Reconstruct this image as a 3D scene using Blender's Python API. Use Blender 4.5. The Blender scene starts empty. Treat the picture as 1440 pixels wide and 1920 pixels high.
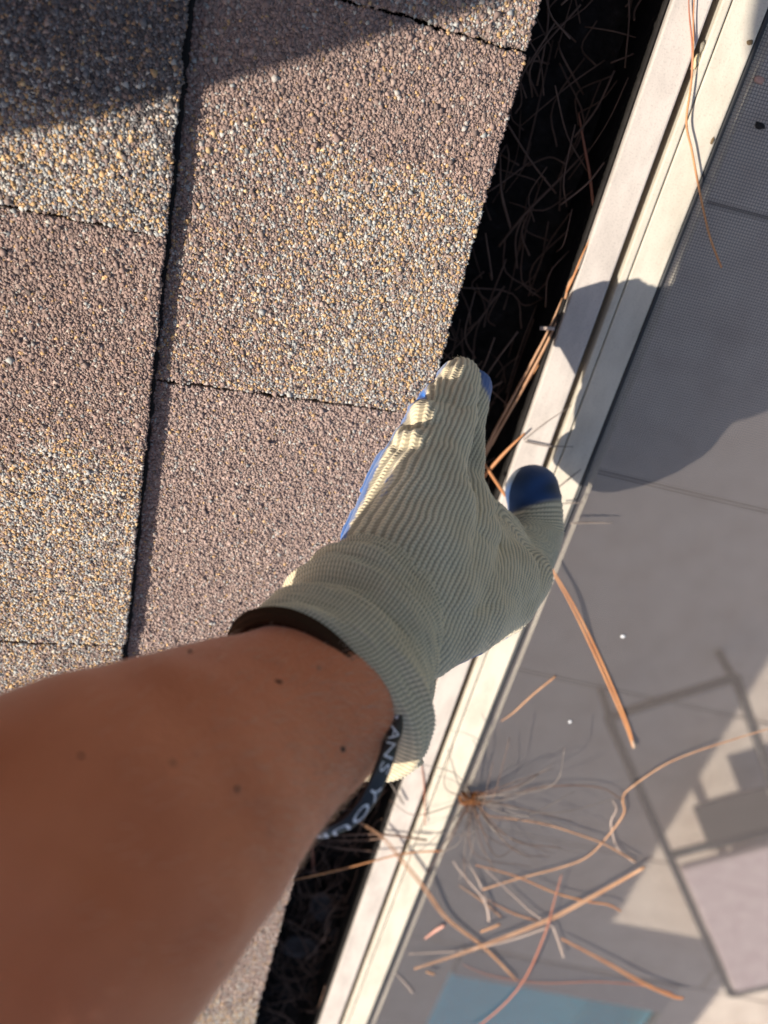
import bpy, bmesh, math, random
import numpy as np
from mathutils import Vector, Matrix, noise

rng = np.random.default_rng(7)
random.seed(7)

# ------------------------------------------------------------------ camera, sky, sun, exposure
FPX, CX, CY = 1470.0, 720.0, 960.0          # focal length and centre in photo pixels
SC = 0.95
HC = 0.4 * SC                                # camera height over the roof plane
TH = math.radians(16)                        # roof pitch
D1 = np.array([-0.23006347, 0.85685302, 0.46138239])   # along the eave, in camera axes
D2 = np.array([0.945136, 0.08374195, 0.31576135])      # down the roof
NR = np.array([0.231924, 0.50871426, -0.82910859])     # roof normal
XW = D2 * math.cos(TH) + NR * math.sin(TH)
YW = -D1
ZW = NR * math.cos(TH) - D2 * math.sin(TH)
R = np.array([XW, YW, ZW])
CAM = -(R @ (0.161 * SC * D2 - HC * NR))

def C(px, py, z):
    """place at a given distance from the camera -> world"""
    z = z * SC
    return CAM + R @ np.array([(px - CX) / FPX * z, (py - CY) / FPX * z, z])

def M(x, y, z):
    return CAM + R @ np.array([x, y, z])

def onZ(px, py, Z):
    r = R @ np.array([(px - CX) / FPX, (py - CY) / FPX, 1.0])
    return CAM + r * ((Z - CAM[2]) / r[2])

def roofw(a, b, c=0.0):
    """roof coordinates (a along the eave towards -Y, b down the slope from the eave, c up) -> world"""
    return np.array([b * math.cos(TH) + c * math.sin(TH), -a, -b * math.sin(TH) + c * math.cos(TH)])

sc = bpy.context.scene
col = sc.collection
cam_d = bpy.data.cameras.new('camera')
cam_o = bpy.data.objects.new('camera', cam_d)
col.objects.link(cam_o)
mr = Matrix(((R[0][0], -R[0][1], -R[0][2], CAM[0]),
             (R[1][0], -R[1][1], -R[1][2], CAM[1]),
             (R[2][0], -R[2][1], -R[2][2], CAM[2]),
             (0, 0, 0, 1)))
cam_o.matrix_world = mr
cam_d.sensor_fit = 'VERTICAL'
cam_d.sensor_height = 36.0
cam_d.lens = FPX / 1920 * 36.0
cam_d.clip_start = 0.01
cam_d.clip_end = 2000
cam_d.dof.use_dof = True
cam_d.dof.focus_distance = 0.375
cam_d.dof.aperture_fstop = 6.6
sc.camera = cam_o

SUN = np.array([-0.80, -0.385, 1.0]); SUN /= np.linalg.norm(SUN)
w = bpy.data.worlds.new('World'); sc.world = w; w.use_nodes = True
nt = w.node_tree
sky = nt.nodes.new('ShaderNodeTexSky'); sky.sky_type = 'NISHITA'; sky.sun_disc = False; sky.air_density = .8; sky.dust_density = 2.5; sky.ozone_density = .6
sky.sun_elevation = math.asin(SUN[2]); sky.sun_rotation = math.atan2(SUN[0], SUN[1])
nt.links.new(sky.outputs[0], nt.nodes['Background'].inputs[0])
nt.nodes['Background'].inputs[1].default_value = 0.115
sun_d = bpy.data.lights.new('sun', 'SUN'); sun_d.energy = 5.0; sun_d.angle = math.radians(0.53)
sun_d.color = (1.0, 0.93, 0.83)
sun_o = bpy.data.objects.new('sun', sun_d); col.objects.link(sun_o)
sun_o.rotation_euler = Vector(-SUN).to_track_quat('-Z', 'Y').to_euler()
sun_o.location = (-3, -1.5, 4)
sc.view_settings.view_transform = 'Standard'
sc.view_settings.look = 'None'
sc.view_settings.exposure = 0.36
sc.view_settings.gamma = 1.0
sc.view_settings.use_curve_mapping = False
sc.cycles.use_denoising = True
sc.cycles.use_adaptive_sampling = False
sc.cycles.transparent_max_bounces = 24
sc.cycles.max_bounces = 8
sc.cycles.diffuse_bounces = 4

# ------------------------------------------------------------------ helpers
def tag(o, label=None, cat=None, group=None, kind=None):
    if label: o['label'] = label
    if cat: o['category'] = cat
    if group: o['group'] = group
    if kind: o['kind'] = kind
    return o

def empty(name, loc=(0, 0, 0)):
    o = bpy.data.objects.new(name, None); col.objects.link(o); o.location = loc
    o.empty_display_size = 0.02
    return o

def link(name, me, mat=None, parent=None, smooth=False):
    o = bpy.data.objects.new(name, me); col.objects.link(o)
    if mat is not None:
        me.materials.clear(); me.materials.append(mat)
    if smooth:
        me.polygons.foreach_set('use_smooth', np.ones(len(me.polygons), dtype=bool))
    if parent is not None:
        o.parent = parent
        if parent.type == 'EMPTY':
            o.matrix_parent_inverse = Matrix.Translation(-Vector(parent.location))
    return o

def mesh_np(name, V, F):
    """V (n,3); F (m,k) with one k"""
    V = np.asarray(V, dtype=np.float32); F = np.asarray(F, dtype=np.int32)
    me = bpy.data.meshes.new(name)
    m, k = F.shape
    me.vertices.add(len(V)); me.vertices.foreach_set('co', V.ravel())
    me.loops.add(m * k); me.loops.foreach_set('vertex_index', F.ravel())
    me.polygons.add(m)
    me.polygons.foreach_set('loop_start', np.arange(0, m * k, k, dtype=np.int32))
    me.polygons.foreach_set('loop_total', np.full(m, k, dtype=np.int32))
    me.update(calc_edges=True)
    return me

def mesh_py(name, V, F):
    me = bpy.data.meshes.new(name)
    me.from_pydata([tuple(map(float, v)) for v in V], [], F); me.update()
    return me

def box_mesh(name, x0, x1, y0, y1, z0, z1, bev=0.0, seg=2):
    bm = bmesh.new()
    bmesh.ops.create_cube(bm, size=1.0)
    for v in bm.verts:
        v.co = Vector((x0 + (v.co.x + .5) * (x1 - x0), y0 + (v.co.y + .5) * (y1 - y0), z0 + (v.co.z + .5) * (z1 - z0)))
    if bev > 0:
        bmesh.ops.bevel(bm, geom=bm.edges[:], offset=bev, segments=seg, profile=.5, affect='EDGES')
    me = bpy.data.meshes.new(name); bm.to_mesh(me); bm.free()
    return me

def catmull(P, n=8):
    P = np.asarray(P, dtype=float)
    if len(P) == 2:
        t = np.linspace(0, 1, n + 1)[:, None]
        return P[0] * (1 - t) + P[1] * t
    Q = np.vstack([2 * P[0] - P[1], P, 2 * P[-1] - P[-2]])
    out = []
    for i in range(1, len(Q) - 2):
        p0, p1, p2, p3 = Q[i - 1], Q[i], Q[i + 1], Q[i + 2]
        for t in np.linspace(0, 1, n, endpoint=False):
            out.append(.5 * ((2 * p1) + (-p0 + p2) * t + (2 * p0 - 5 * p1 + 4 * p2 - p3) * t * t + (-p0 + 3 * p1 - 3 * p2 + p3) * t ** 3))
    out.append(Q[-2])
    return np.array(out)

def tube_vf(P, rad, sides=6, flat=1.0):
    P = np.asarray(P, dtype=float); n = len(P)
    rad = np.broadcast_to(np.asarray(rad, dtype=float), (n,))
    T = np.gradient(P, axis=0); T /= np.linalg.norm(T, axis=1)[:, None] + 1e-12
    up = np.array([0, 0, 1.0]) if abs(T[0][2]) < .9 else np.array([1.0, 0, 0])
    V = []
    a = np.linspace(0, 2 * np.pi, sides, endpoint=False)
    for i in range(n):
        s = np.cross(T[i], up); s /= np.linalg.norm(s) + 1e-12
        u = np.cross(s, T[i]); up = u
        V.append(P[i] + rad[i] * (np.cos(a)[:, None] * s + flat * np.sin(a)[:, None] * u))
    V = np.vstack(V)
    F = []
    for i in range(n - 1):
        for k in range(sides):
            F.append((i * sides + k, i * sides + (k + 1) % sides, (i + 1) * sides + (k + 1) % sides, (i + 1) * sides + k))
    F.append(tuple(range(sides - 1, -1, -1)))
    F.append(tuple((n - 1) * sides + k for k in range(sides)))
    return V, F

class MB:
    def __init__(self): self.V = []; self.F = []; self.n = 0
    def add(self, V, F):
        self.V.append(np.asarray(V, dtype=float)); self.F += [tuple(i + self.n for i in f) for f in F]; self.n += len(V)
    def build(self, name, mat, parent=None, smooth=True):
        me = mesh_py(name, np.vstack(self.V), self.F)
        return link(name, me, mat, parent, smooth)

def capsule(mb, p0, p1, r0, r1, seg=28, rings=7):
    p0 = np.asarray(p0, float); p1 = np.asarray(p1, float)
    d = p1 - p0; L = np.linalg.norm(d); d = d / (L + 1e-9)
    pts = []; rad = []
    for i in range(rings + 1):
        t = -math.pi / 2 + (math.pi / 2) * i / rings
        pts.append(p0 + d * r0 * math.sin(t)); rad.append(max(r0 * math.cos(t), 1e-4))
    for i in range(rings + 1):
        t = (math.pi / 2) * i / rings
        pts.append(p1 + d * r1 * math.sin(t)); rad.append(max(r1 * math.cos(t), 1e-4))
    P = np.array(pts)
    ref = np.array([0, 0, 1.0]) if abs(d[2]) < .9 else np.array([1.0, 0, 0])
    s = np.cross(d, ref); s /= np.linalg.norm(s); u = np.cross(s, d)
    a = np.linspace(0, 2 * np.pi, seg, endpoint=False)
    V = np.vstack([P[i] + rad[i] * (np.cos(a)[:, None] * s + np.sin(a)[:, None] * u) for i in range(len(P))])
    F = []
    for i in range(len(P) - 1):
        for k in range(seg):
            F.append((i * seg + k, i * seg + (k + 1) % seg, (i + 1) * seg + (k + 1) % seg, (i + 1) * seg + k))
    F.append(tuple(range(seg - 1, -1, -1))); F.append(tuple((len(P) - 1) * seg + k for k in range(seg)))
    mb.add(V, F)

def ball(mb, c, r, sc3=(1, 1, 1), seg=24):
    c = np.asarray(c, float)
    V = []; F = []
    n = seg // 2
    for i in range(n + 1):
        t = math.pi * i / n
        for k in range(seg):
            a = 2 * math.pi * k / seg
            V.append(c + r * np.array([math.sin(t) * math.cos(a) * sc3[0], math.sin(t) * math.sin(a) * sc3[1], math.cos(t) * sc3[2]]))
    for i in range(n):
        for k in range(seg):
            F.append((i * seg + k, (i + 1) * seg + k, (i + 1) * seg + (k + 1) % seg, i * seg + (k + 1) % seg))
    mb.add(V, F)

def remesh(mb, voxel, smooth_it=6, subdiv=0, fac=.5):
    me = mesh_py('tmp', np.vstack(mb.V), mb.F)
    o = bpy.data.objects.new('tmp', me); col.objects.link(o)
    m = o.modifiers.new('r', 'REMESH'); m.mode = 'VOXEL'; m.voxel_size = voxel; m.use_smooth_shade = True
    s = o.modifiers.new('s', 'SMOOTH'); s.iterations = smooth_it; s.factor = fac
    if subdiv:
        d = o.modifiers.new('d', 'SUBSURF'); d.levels = subdiv; d.render_levels = subdiv
    dg = bpy.context.evaluated_depsgraph_get()
    out = bpy.data.meshes.new_from_object(o.evaluated_get(dg))
    bpy.data.objects.remove(o); bpy.data.meshes.remove(me)
    return out

# --- materials
def mat_base(name, color=(.5, .5, .5), rough=.6, spec=.4):
    m = bpy.data.materials.new(name); m.use_nodes = True
    b = m.node_tree.nodes['Principled BSDF']
    b.inputs['Base Color'].default_value = (*color, 1)
    b.inputs['Roughness'].default_value = rough
    b.inputs['Specular IOR Level'].default_value = spec
    return m, m.node_tree, b

def N(nt, typ, **kw):
    n = nt.nodes.new(typ)
    for k, v in kw.items(): setattr(n, k, v)
    return n

def noise_mix(nt, b, stops, scale, detail=4, coord=None, bump=0.0, bscale=None, rough=.5):
    tc = N(nt, 'ShaderNodeTexCoord')
    nz = N(nt, 'ShaderNodeTexNoise'); nz.inputs['Scale'].default_value = scale; nz.inputs['Detail'].default_value = detail
    nz.inputs['Roughness'].default_value = rough
    nt.links.new(tc.outputs['Object'], nz.inputs['Vector'])
    cr = N(nt, 'ShaderNodeValToRGB')
    el = cr.color_ramp.elements
    while len(el) < len(stops): el.new(.5)
    for e, (p, c) in zip(el, stops):
        e.position = p; e.color = (*c, 1)
    nt.links.new(nz.outputs['Fac'], cr.inputs['Fac'])
    nt.links.new(cr.outputs['Color'], b.inputs['Base Color'])
    if bump:
        n2 = N(nt, 'ShaderNodeTexNoise'); n2.inputs['Scale'].default_value = bscale or scale * 4; n2.inputs['Detail'].default_value = 3
        nt.links.new(tc.outputs['Object'], n2.inputs['Vector'])
        bp = N(nt, 'ShaderNodeBump'); bp.inputs['Strength'].default_value = bump; bp.inputs['Distance'].default_value = .001
        nt.links.new(n2.outputs['Fac'], bp.inputs['Height']); nt.links.new(bp.outputs['Normal'], b.inputs['Normal'])
    return cr

def painted(name, c, dirt, rough=.7):
    m, nt, b = mat_base(name, c, rough, .25)
    tc = N(nt, 'ShaderNodeTexCoord')
    mp = N(nt, 'ShaderNodeMapping'); mp.inputs['Scale'].default_value = (1, .35, 1)
    nt.links.new(tc.outputs['Object'], mp.inputs['Vector'])
    n1 = N(nt, 'ShaderNodeTexNoise'); n1.inputs['Scale'].default_value = 60; n1.inputs['Detail'].default_value = 6; n1.inputs['Roughness'].default_value = .65
    nt.links.new(mp.outputs[0], n1.inputs['Vector'])
    n2 = N(nt, 'ShaderNodeTexNoise'); n2.inputs['Scale'].default_value = 900; n2.inputs['Detail'].default_value = 2
    nt.links.new(tc.outputs['Object'], n2.inputs['Vector'])
    r1 = N(nt, 'ShaderNodeMapRange'); r1.inputs[1].default_value = .42; r1.inputs[2].default_value = .75
    nt.links.new(n1.outputs['Fac'], r1.inputs[0])
    r2 = N(nt, 'ShaderNodeMapRange'); r2.inputs[1].default_value = .54; r2.inputs[2].default_value = .70; r2.inputs[4].default_value = .55
    nt.links.new(n2.outputs['Fac'], r2.inputs[0])
    mx = N(nt, 'ShaderNodeMath', operation='ADD'); mx.use_clamp = True
    mul = N(nt, 'ShaderNodeMath', operation='MULTIPLY'); mul.inputs[1].default_value = .5
    nt.links.new(r1.outputs[0], mul.inputs[0]); nt.links.new(mul.outputs[0], mx.inputs[0])
    m3 = N(nt, 'ShaderNodeMath', operation='MULTIPLY'); m3.inputs[1].default_value = .5
    nt.links.new(r2.outputs[0], m3.inputs[0]); nt.links.new(m3.outputs[0], mx.inputs[1])
    mix = N(nt, 'ShaderNodeMix', data_type='RGBA')
    mix.inputs[6].default_value = (*c, 1); mix.inputs[7].default_value = (*dirt, 1)
    nt.links.new(mx.outputs[0], mix.inputs[0]); nt.links.new(mix.outputs[2], b.inputs['Base Color'])
    bp = N(nt, 'ShaderNodeBump'); bp.inputs['Strength'].default_value = .25; bp.inputs['Distance'].default_value = .0004
    nt.links.new(n2.outputs['Fac'], bp.inputs['Height']); nt.links.new(bp.outputs['Normal'], b.inputs['Normal'])
    return m

# ------------------------------------------------------------------ large structure: ground, deck, pool, walls
ZD = -2.7
m_ground, nt_, b_ = mat_base('lawn', (.05, .08, .03), .9)
noise_mix(nt_, b_, [(.3, (.03, .05, .015)), (.7, (.08, .11, .04))], 3, bump=.6, bscale=60)
_q = [(-600, 600, -600, -10.2), (-600, 600, -4.6, 600), (-600, 1.2, -10.2, -4.6), (3.05, 600, -10.2, -4.6)]
_V = []; _F = []
for x0, x1, y0, y1 in _q:
    k = len(_V); _V += [(x0, y0, ZD - .2), (x1, y0, ZD - .2), (x1, y1, ZD - .2), (x0, y1, ZD - .2)]; _F.append((k, k + 1, k + 2, k + 3))
g = link('ground', mesh_py('ground', _V, _F), m_ground)
tag(g, 'green lawn around the house and pool', kind='structure')

m_deck, nt_, b_ = mat_base('deck_concrete', (.5, .44, .40), .85, .3)
noise_mix(nt_, b_, [(.3, (.60, .49, .40)), (.5, (.68, .57, .47)), (.7, (.74, .63, .52))], 7, detail=8, bump=.4, bscale=120)
m_joint, _, _ = mat_base('deck_joint', (.07, .065, .06), .9)
deck = link('pool_deck', box_mesh('deck_base', -.3, 6.0, -4.62, 3.2, ZD - .16, ZD - .012), m_joint)
tag(deck, 'pale concrete pool deck seen far below through the screen', kind='structure')
PX0, PX1, PY1 = 1.42, 2.86, -4.80
ys = [3.16, 2.16, 1.04, -.08, -1.20, -2.32, -3.44, -4.50]
xs = [-.28, 3.0, 5.98]
for i in range(len(ys) - 1):
    for j in range(2):
        s = link('slab', box_mesh('slab', xs[j] + .006, xs[j + 1] - .006, ys[i + 1] + .006, ys[i] - .006, ZD - .05, ZD, .004, 1), m_deck, deck)
for (x0, x1) in ((-.28, PX0), (PX1 + .0, 5.98)):
    link('slab', box_mesh('slab', x0 + .006, x1 - .006, -10, -4.506, ZD - .05, ZD, .004, 1), m_deck, deck)
m_cop, nt_, b_ = mat_base('coping', (.45, .40, .36), .7)
noise_mix(nt_, b_, [(.3, (.40, .35, .31)), (.7, (.52, .46, .41))], 30, bump=.3)
link('coping', box_mesh('coping', PX0 + .002, PX1 - .002, -4.798, -4.508, ZD - .05, ZD + .012, .012, 2), m_cop, deck)
m_plaster, nt_, b_ = mat_base('pool_plaster', (.25, .55, .66), .6)
noise_mix(nt_, b_, [(.3, (.12, .82, .90)), (.7, (.22, .90, .95))], 4)
bas = MB()
for (a0, a1, b0, b1, c0, c1) in ((PX0, PX1, -10, PY1, -3.4, -3.3), (PX0, PX0 + .05, -10, PY1, -3.3, ZD - .06),
                                (PX1 - .05, PX1, -10, PY1, -3.3, ZD - .06), (PX0 + .05, PX1 - .05, PY1 - .05, PY1, -3.3, ZD - .06)):
    bb = box_mesh('b', a0, a1, b0, b1, c0, c1)
    bas.add([v.co[:] for v in bb.vertices], [tuple(p.vertices) for p in bb.polygons])
pool = bas.build('swimming_pool', m_plaster, None, False)
tag(pool, 'turquoise swimming pool basin at the foot of the deck, seen through the screen', 'pool')
m_water = bpy.data.materials.new('pool_water'); m_water.use_nodes = True; nt_ = m_water.node_tree; nt_.nodes.clear()
o_ = N(nt_, 'ShaderNodeOutputMaterial'); ms = N(nt_, 'ShaderNodeMixShader'); t_ = N(nt_, 'ShaderNodeBsdfTransparent'); g_ = N(nt_, 'ShaderNodeBsdfGlossy'); fr_ = N(nt_, 'ShaderNodeFresnel')
t_.inputs[0].default_value = (.78, .97, 1, 1); g_.inputs['Roughness'].default_value = .03; fr_.inputs[0].default_value = 1.33
tc = N(nt_, 'ShaderNodeTexCoord'); nz = N(nt_, 'ShaderNodeTexNoise'); nz.inputs['Scale'].default_value = 6
bp = N(nt_, 'ShaderNodeBump'); bp.inputs['Strength'].default_value = .3; bp.inputs['Distance'].default_value = .03
nt_.links.new(tc.outputs['Object'], nz.inputs['Vector']); nt_.links.new(nz.outputs['Fac'], bp.inputs['Height']); nt_.links.new(bp.outputs['Normal'], g_.inputs['Normal']); nt_.links.new(bp.outputs['Normal'], fr_.inputs['Normal'])
nt_.links.new(fr_.outputs[0], ms.inputs[0]); nt_.links.new(t_.outputs[0], ms.inputs[1]); nt_.links.new(g_.outputs[0], ms.inputs[2]); nt_.links.new(ms.outputs[0], o_.inputs[0])
wt = link('pool_water', mesh_py('water', [(PX0 + .052, -9.99, ZD - .12), (PX1 - .052, -9.99, ZD - .12), (PX1 - .052, PY1 - .052, ZD - .12), (PX0 + .052, PY1 - .052, ZD - .12)], [(0, 1, 2, 3)]), m_water)
tag(wt, 'blue pool water', kind='structure')

m_stucco, nt_, b_ = mat_base('stucco', (.5, .45, .38), .9)
noise_mix(nt_, b_, [(.3, (.46, .41, .34)), (.7, (.56, .50, .42))], 8, bump=.8, bscale=150)
hw = link('house_wall', box_mesh('wall', -.55, -.31, -9.5, 3.2, ZD - .19, -.14), m_stucco)
tag(hw, 'pale stucco house wall below the eave', 'wall')
pr = empty('shade_wing', (0, -7, ZD))  # added out of view to cast a step in the deck shadow
tag(pr, 'unseen added wing that shades the deck beyond the end of the eave', 'shadow blocker')
link('roof', box_mesh('roof', -.9, .95, -9.4, -5.05, -.12, .02, .01), m_stucco, pr)
link('shade_post', box_mesh('shade_post', .45, .6, -5.4, -5.25, ZD + .001, -.121, .01), m_stucco, pr)

# ------------------------------------------------------------------ the roof and its shingles
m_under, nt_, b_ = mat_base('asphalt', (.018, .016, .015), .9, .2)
m_gran, nt_, b_ = mat_base('mineral_granules', (.2, .2, .2), .85, .18)
at = N(nt_, 'ShaderNodeAttribute', attribute_name='granule_colour')
nt_.links.new(at.outputs['Color'], b_.inputs['Base Color'])
m_far, nt_, b_ = mat_base('far_shingles', (.2, .16, .14), .8, .3)
noise_mix(nt_, b_, [(.36, (.10, .078, .068)), (.5, (.20, .155, .135)), (.64, (.30, .24, .19))], 700, detail=2, bump=1.0, bscale=600)

roof = empty('house_roof', (0, 0, 0))
tag(roof, 'brown and cream asphalt shingle roof running along the left of the gutter', 'roof')
# deck boards under everything (felt) and the plain shingles beyond the frame
def roofbox(a0, a1, b0, b1, c0, c1):
    V = [roofw(a, b, c) for c in (c0, c1) for b in (b0, b1) for a in (a0, a1)]
    F = [(0, 2, 3, 1), (4, 5, 7, 6), (0, 1, 5, 4), (2, 6, 7, 3), (0, 4, 6, 2), (1, 3, 7, 5)]
    return V, F
mb = MB(); mb.add(*roofbox(-3.2, 9.4, -3.0, -.012, -.03, -.0115)); mb.build('roof_felt', m_under, roof, False)

PAL = {
 'brown': ([(0.321, 0.224, 0.186), (0.282, 0.202, 0.170), (0.361, 0.258, 0.212), (0.210, 0.154, 0.131), (0.394, 0.297, 0.249), (0.439, 0.396, 0.348), (0.524, 0.376, 0.242)], [.30, .28, .22, .11, .05, .025, .015]),
 'cream': ([(0.479, 0.343, 0.219), (0.552, 0.435, 0.304), (0.474, 0.445, 0.399), (0.362, 0.358, 0.339), (0.279, 0.211, 0.183), (0.205, 0.168, 0.148), (0.578, 0.532, 0.451)], [.19, .11, .21, .17, .17, .08, .07]),
 'mixed': ([(0.273, 0.197, 0.165), (0.386, 0.292, 0.239), (0.428, 0.310, 0.201), (0.386, 0.382, 0.351), (0.195, 0.155, 0.134), (0.332, 0.247, 0.205), (0.513, 0.464, 0.386)], [.30, .17, .08, .13, .10, .16, .06]),
 'rose': ([(0.364, 0.263, 0.222), (0.328, 0.241, 0.206), (0.399, 0.299, 0.254), (0.273, 0.196, 0.168), (0.445, 0.352, 0.295), (0.445, 0.414, 0.372), (0.473, 0.344, 0.228)], [.29, .25, .22, .12, .06, .04, .02]),
  'slate_shade': ([(0.116, 0.099, 0.093), (0.186, 0.175, 0.169), (0.161, 0.147, 0.139), (0.358, 0.230, 0.138), (0.136, 0.112, 0.101), (0.251, 0.235, 0.224), (0.071, 0.062, 0.060)], [.26, .22, .18, .08, .15, .05, .06]),  # dark granule blend, deepened to paint the corner's cast shadow into the colour
}
ICO_V = np.array([(1, 0, 0), (-1, 0, 0), (0, 1, 0), (0, -1, 0), (0, 0, 1), (0, 0, -1)], float)
ICO_F = np.array([(0, 2, 4), (2, 1, 4), (1, 3, 4), (3, 0, 4), (2, 0, 5), (1, 2, 5), (3, 1, 5), (0, 3, 5)])
ex = np.array([0., 0., 0.])

def rot_rand(n):
    q = rng.normal(size=(n, 4)); q /= np.linalg.norm(q, axis=1)[:, None]
    a, b, c, d = q.T
    return np.stack([np.stack([a*a+b*b-c*c-d*d, 2*(b*c-a*d), 2*(b*d+a*c)], 1),
                     np.stack([2*(b*c+a*d), a*a-b*b+c*c-d*d, 2*(c*d-a*b)], 1),
                     np.stack([2*(b*d-a*c), 2*(c*d+a*b), a*a-b*b-c*c+d*d], 1)], 1)

def vnoise(a, b, s, seed):
    """cheap smooth 2-D value noise, vectorised"""
    x = a * s + seed * 17.3; y = b * s + seed * 5.1
    xi = np.floor(x); yi = np.floor(y); fx = x - xi; fy = y - yi
    def h(i, j):
        v = np.sin(i * 127.1 + j * 311.7 + seed * 74.7) * 43758.5453
        return v - np.floor(v)
    fx = fx * fx * (3 - 2 * fx); fy = fy * fy * (3 - 2 * fy)
    return (h(xi, yi) * (1 - fx) + h(xi + 1, yi) * fx) * (1 - fy) + (h(xi, yi + 1) * (1 - fx) + h(xi + 1, yi + 1) * fx) * fy

def shingle(a0, a1, b0, b1, top, thick, zone, seed, ga=None, gb=None, spacing=.00098, lift=0.0, clip=None):
    """one tab: slab with ragged edges + its granules (real pieces).  zone(a,b)-> weights dict by name"""
    na = max(8, int((a1 - a0) / .003)); nb = max(8, int((b1 - b0) / .003))
    def wob(t, k): return .0007 * (vnoise(t, t * 0 + k, 700, seed + 3 + k) - .5) * 2 + .0009 * (vnoise(t, t * 0 + k, 260, seed + k) - .5) * 2 + .0012 * (vnoise(t, t * 0 + k, 60, seed + k) - .5)
    A = np.linspace(a0, a1, na); B = np.linspace(b0, b1, nb)
    out = [(a, b0) for a in A] + [(a1 + wob(np.array([b]), 1)[0], b) for b in B[1:]]
    out += [(a, b1 + wob(np.array([a]), 2)[0]) for a in A[::-1][1:]] + [(a0 + wob(np.array([b]), 3)[0], b) for b in B[::-1][1:-1]]
    out = np.array(out); n = len(out)
    def ctop(a, b): return top + lift * np.clip((b - b0) / (b1 - b0), 0, 1)
    V = np.vstack([[roofw(a, b, ctop(a, b)) for a, b in out], [roofw(a, b, ctop(a, b) - thick) for a, b in out]])
    F = [tuple(range(n)), tuple(range(2 * n - 1, n - 1, -1))] + [(i, n + i, n + (i + 1) % n, (i + 1) % n) for i in range(n)]
    me = mesh_py('shingle', V, [f[::-1] for f in F])
    sh = link('shingle', me, m_far, roof)
    # granules
    g0, g1 = ga if ga else (a0, a1); h0, h1 = gb if gb else (b0, b1)
    rows = int((g1 - g0) / (spacing * .866)) + 1; cols = int((h1 - h0) / spacing) + 1
    ii, jj = np.meshgrid(np.arange(rows), np.arange(cols), indexing='ij')
    pa = g0 + (ii + .5) * spacing * .866 + rng.normal(0, spacing * .22, ii.shape)
    pb = h0 + (jj + .5 + .5 * (ii % 2)) * spacing + rng.normal(0, spacing * .22, ii.shape)
    pa = pa.ravel(); pb = pb.ravel()
    keep = (pa > a0 + wob(pb, 3) + .0002) & (pa < a1 + wob(pb, 1) - .0002) & (pb < b1 + wob(pa, 2) + .0003) & (pb > b0)
    if clip: keep &= clip(pa, pb)
    pa = pa[keep]; pb = pb[keep]; k = len(pa)
    r = spacing * 1.02 * np.exp(rng.normal(0, .20, k)); r = np.clip(r, .0005, .0018)
    big = rng.random(k) < .04; r[big] *= 1.4
    asp = np.stack([rng.uniform(.75, 1.25, k), rng.uniform(.75, 1.25, k), rng.uniform(.32, .54, k)], 1)
    # rows along the edges hang over the sides
    e = rng.random(k)
    pc = ctop(pa, pb) + r * rng.uniform(-.12, .22, k)
    # extra granules on the cut faces
    per = np.array([(a, b1 + wob(np.array([a]), 2)[0]) for a in np.arange(max(a0, g0), min(a1, g1), spacing * .9)])
    per2 = [(a0 + wob(np.array([b]), 3)[0], b) for b in np.arange(max(b0, h0), b1, spacing * 1.2)] + [(a1 + wob(np.array([b]), 1)[0], b) for b in np.arange(max(b0, h0), b1, spacing * 1.2)]
    per = np.vstack([per, np.array(per2)]) if len(per) else np.array(per2)
    ke = len(per)
    ca = rng.uniform(-thick * .75, .0002, ke)
    pa = np.concatenate([pa, per[:, 0]]); pb = np.concatenate([pb, per[:, 1]]); pc = np.concatenate([pc, ctop(per[:, 0], per[:, 1]) + ca])
    r = np.concatenate([r, np.full(ke, spacing * .62) * np.exp(rng.normal(0, .2, ke))]); asp = np.vstack([asp, rng.uniform(.7, 1.2, (ke, 3))]); k = len(pa)
    Rm = rot_rand(k)
    flat = Rm.copy()
    yaw = rng.uniform(0, 2 * np.pi, k); tilt = rng.normal(0, .35, (k, 2))
    cz, sz = np.cos(yaw), np.sin(yaw)
    Y = np.zeros((k, 3, 3)); Y[:, 0, 0] = cz; Y[:, 0, 1] = -sz; Y[:, 1, 0] = sz; Y[:, 1, 1] = cz; Y[:, 2, 2] = 1
    Tm = np.tile(np.eye(3), (k, 1, 1)); Tm[:, 0, 2] = tilt[:, 0]; Tm[:, 1, 2] = tilt[:, 1]; Tm[:, 2, 0] = -tilt[:, 0]; Tm[:, 2, 1] = -tilt[:, 1]
    L = np.einsum('ij,njk->nik', ICO_V, np.transpose(Rm, (0, 2, 1)))        # random start orientation
    L = L * (1 + rng.uniform(-.26, .26, (k, 6, 3)))
    L = L * asp[:, None, :] * r[:, None, None]
    L = np.einsum('nij,nkj->nik', L, np.einsum('nij,njk->nik', Tm, Y))
    L[:, :, 0] += pa[:, None]; L[:, :, 1] += pb[:, None]; L[:, :, 2] += pc[:, None]
    ct, st = math.cos(TH), math.sin(TH)
    W = np.stack([L[:, :, 1] * ct + L[:, :, 2] * st, -L[:, :, 0], -L[:, :, 1] * st + L[:, :, 2] * ct], 2).reshape(-1, 3)
    F = (ICO_F[None] + (np.arange(k) * 6)[:, None, None]).reshape(-1, 3)
    me = mesh_np('granules', W, F[:, ::-1] if False else F)
    # colours
    Wt = zone(pa, pb)
    names = list(Wt); P = np.stack([np.broadcast_to(Wt[q], (k,)) for q in names], 1); P = np.clip(P, 0, None); P /= P.sum(1, keepdims=True)
    cum = P.cumsum(1); pick = (rng.random(k)[:, None] > cum).sum(1).clip(0, len(names) - 1)
    colr = np.zeros((k, 3))
    for qi, q in enumerate(names):
        m_ = pick == qi; cs, pw = PAL[q]
        idx = rng.choice(len(cs), m_.sum(), p=np.array(pw) / sum(pw))
        colr[m_] = np.array(cs)[idx]
    warm = ((colr[:, 0] - colr[:, 2]) > .19) & (colr[:, 0] > .36)
    colr[warm] *= np.array([1.12, 1.0, .78])
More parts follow.
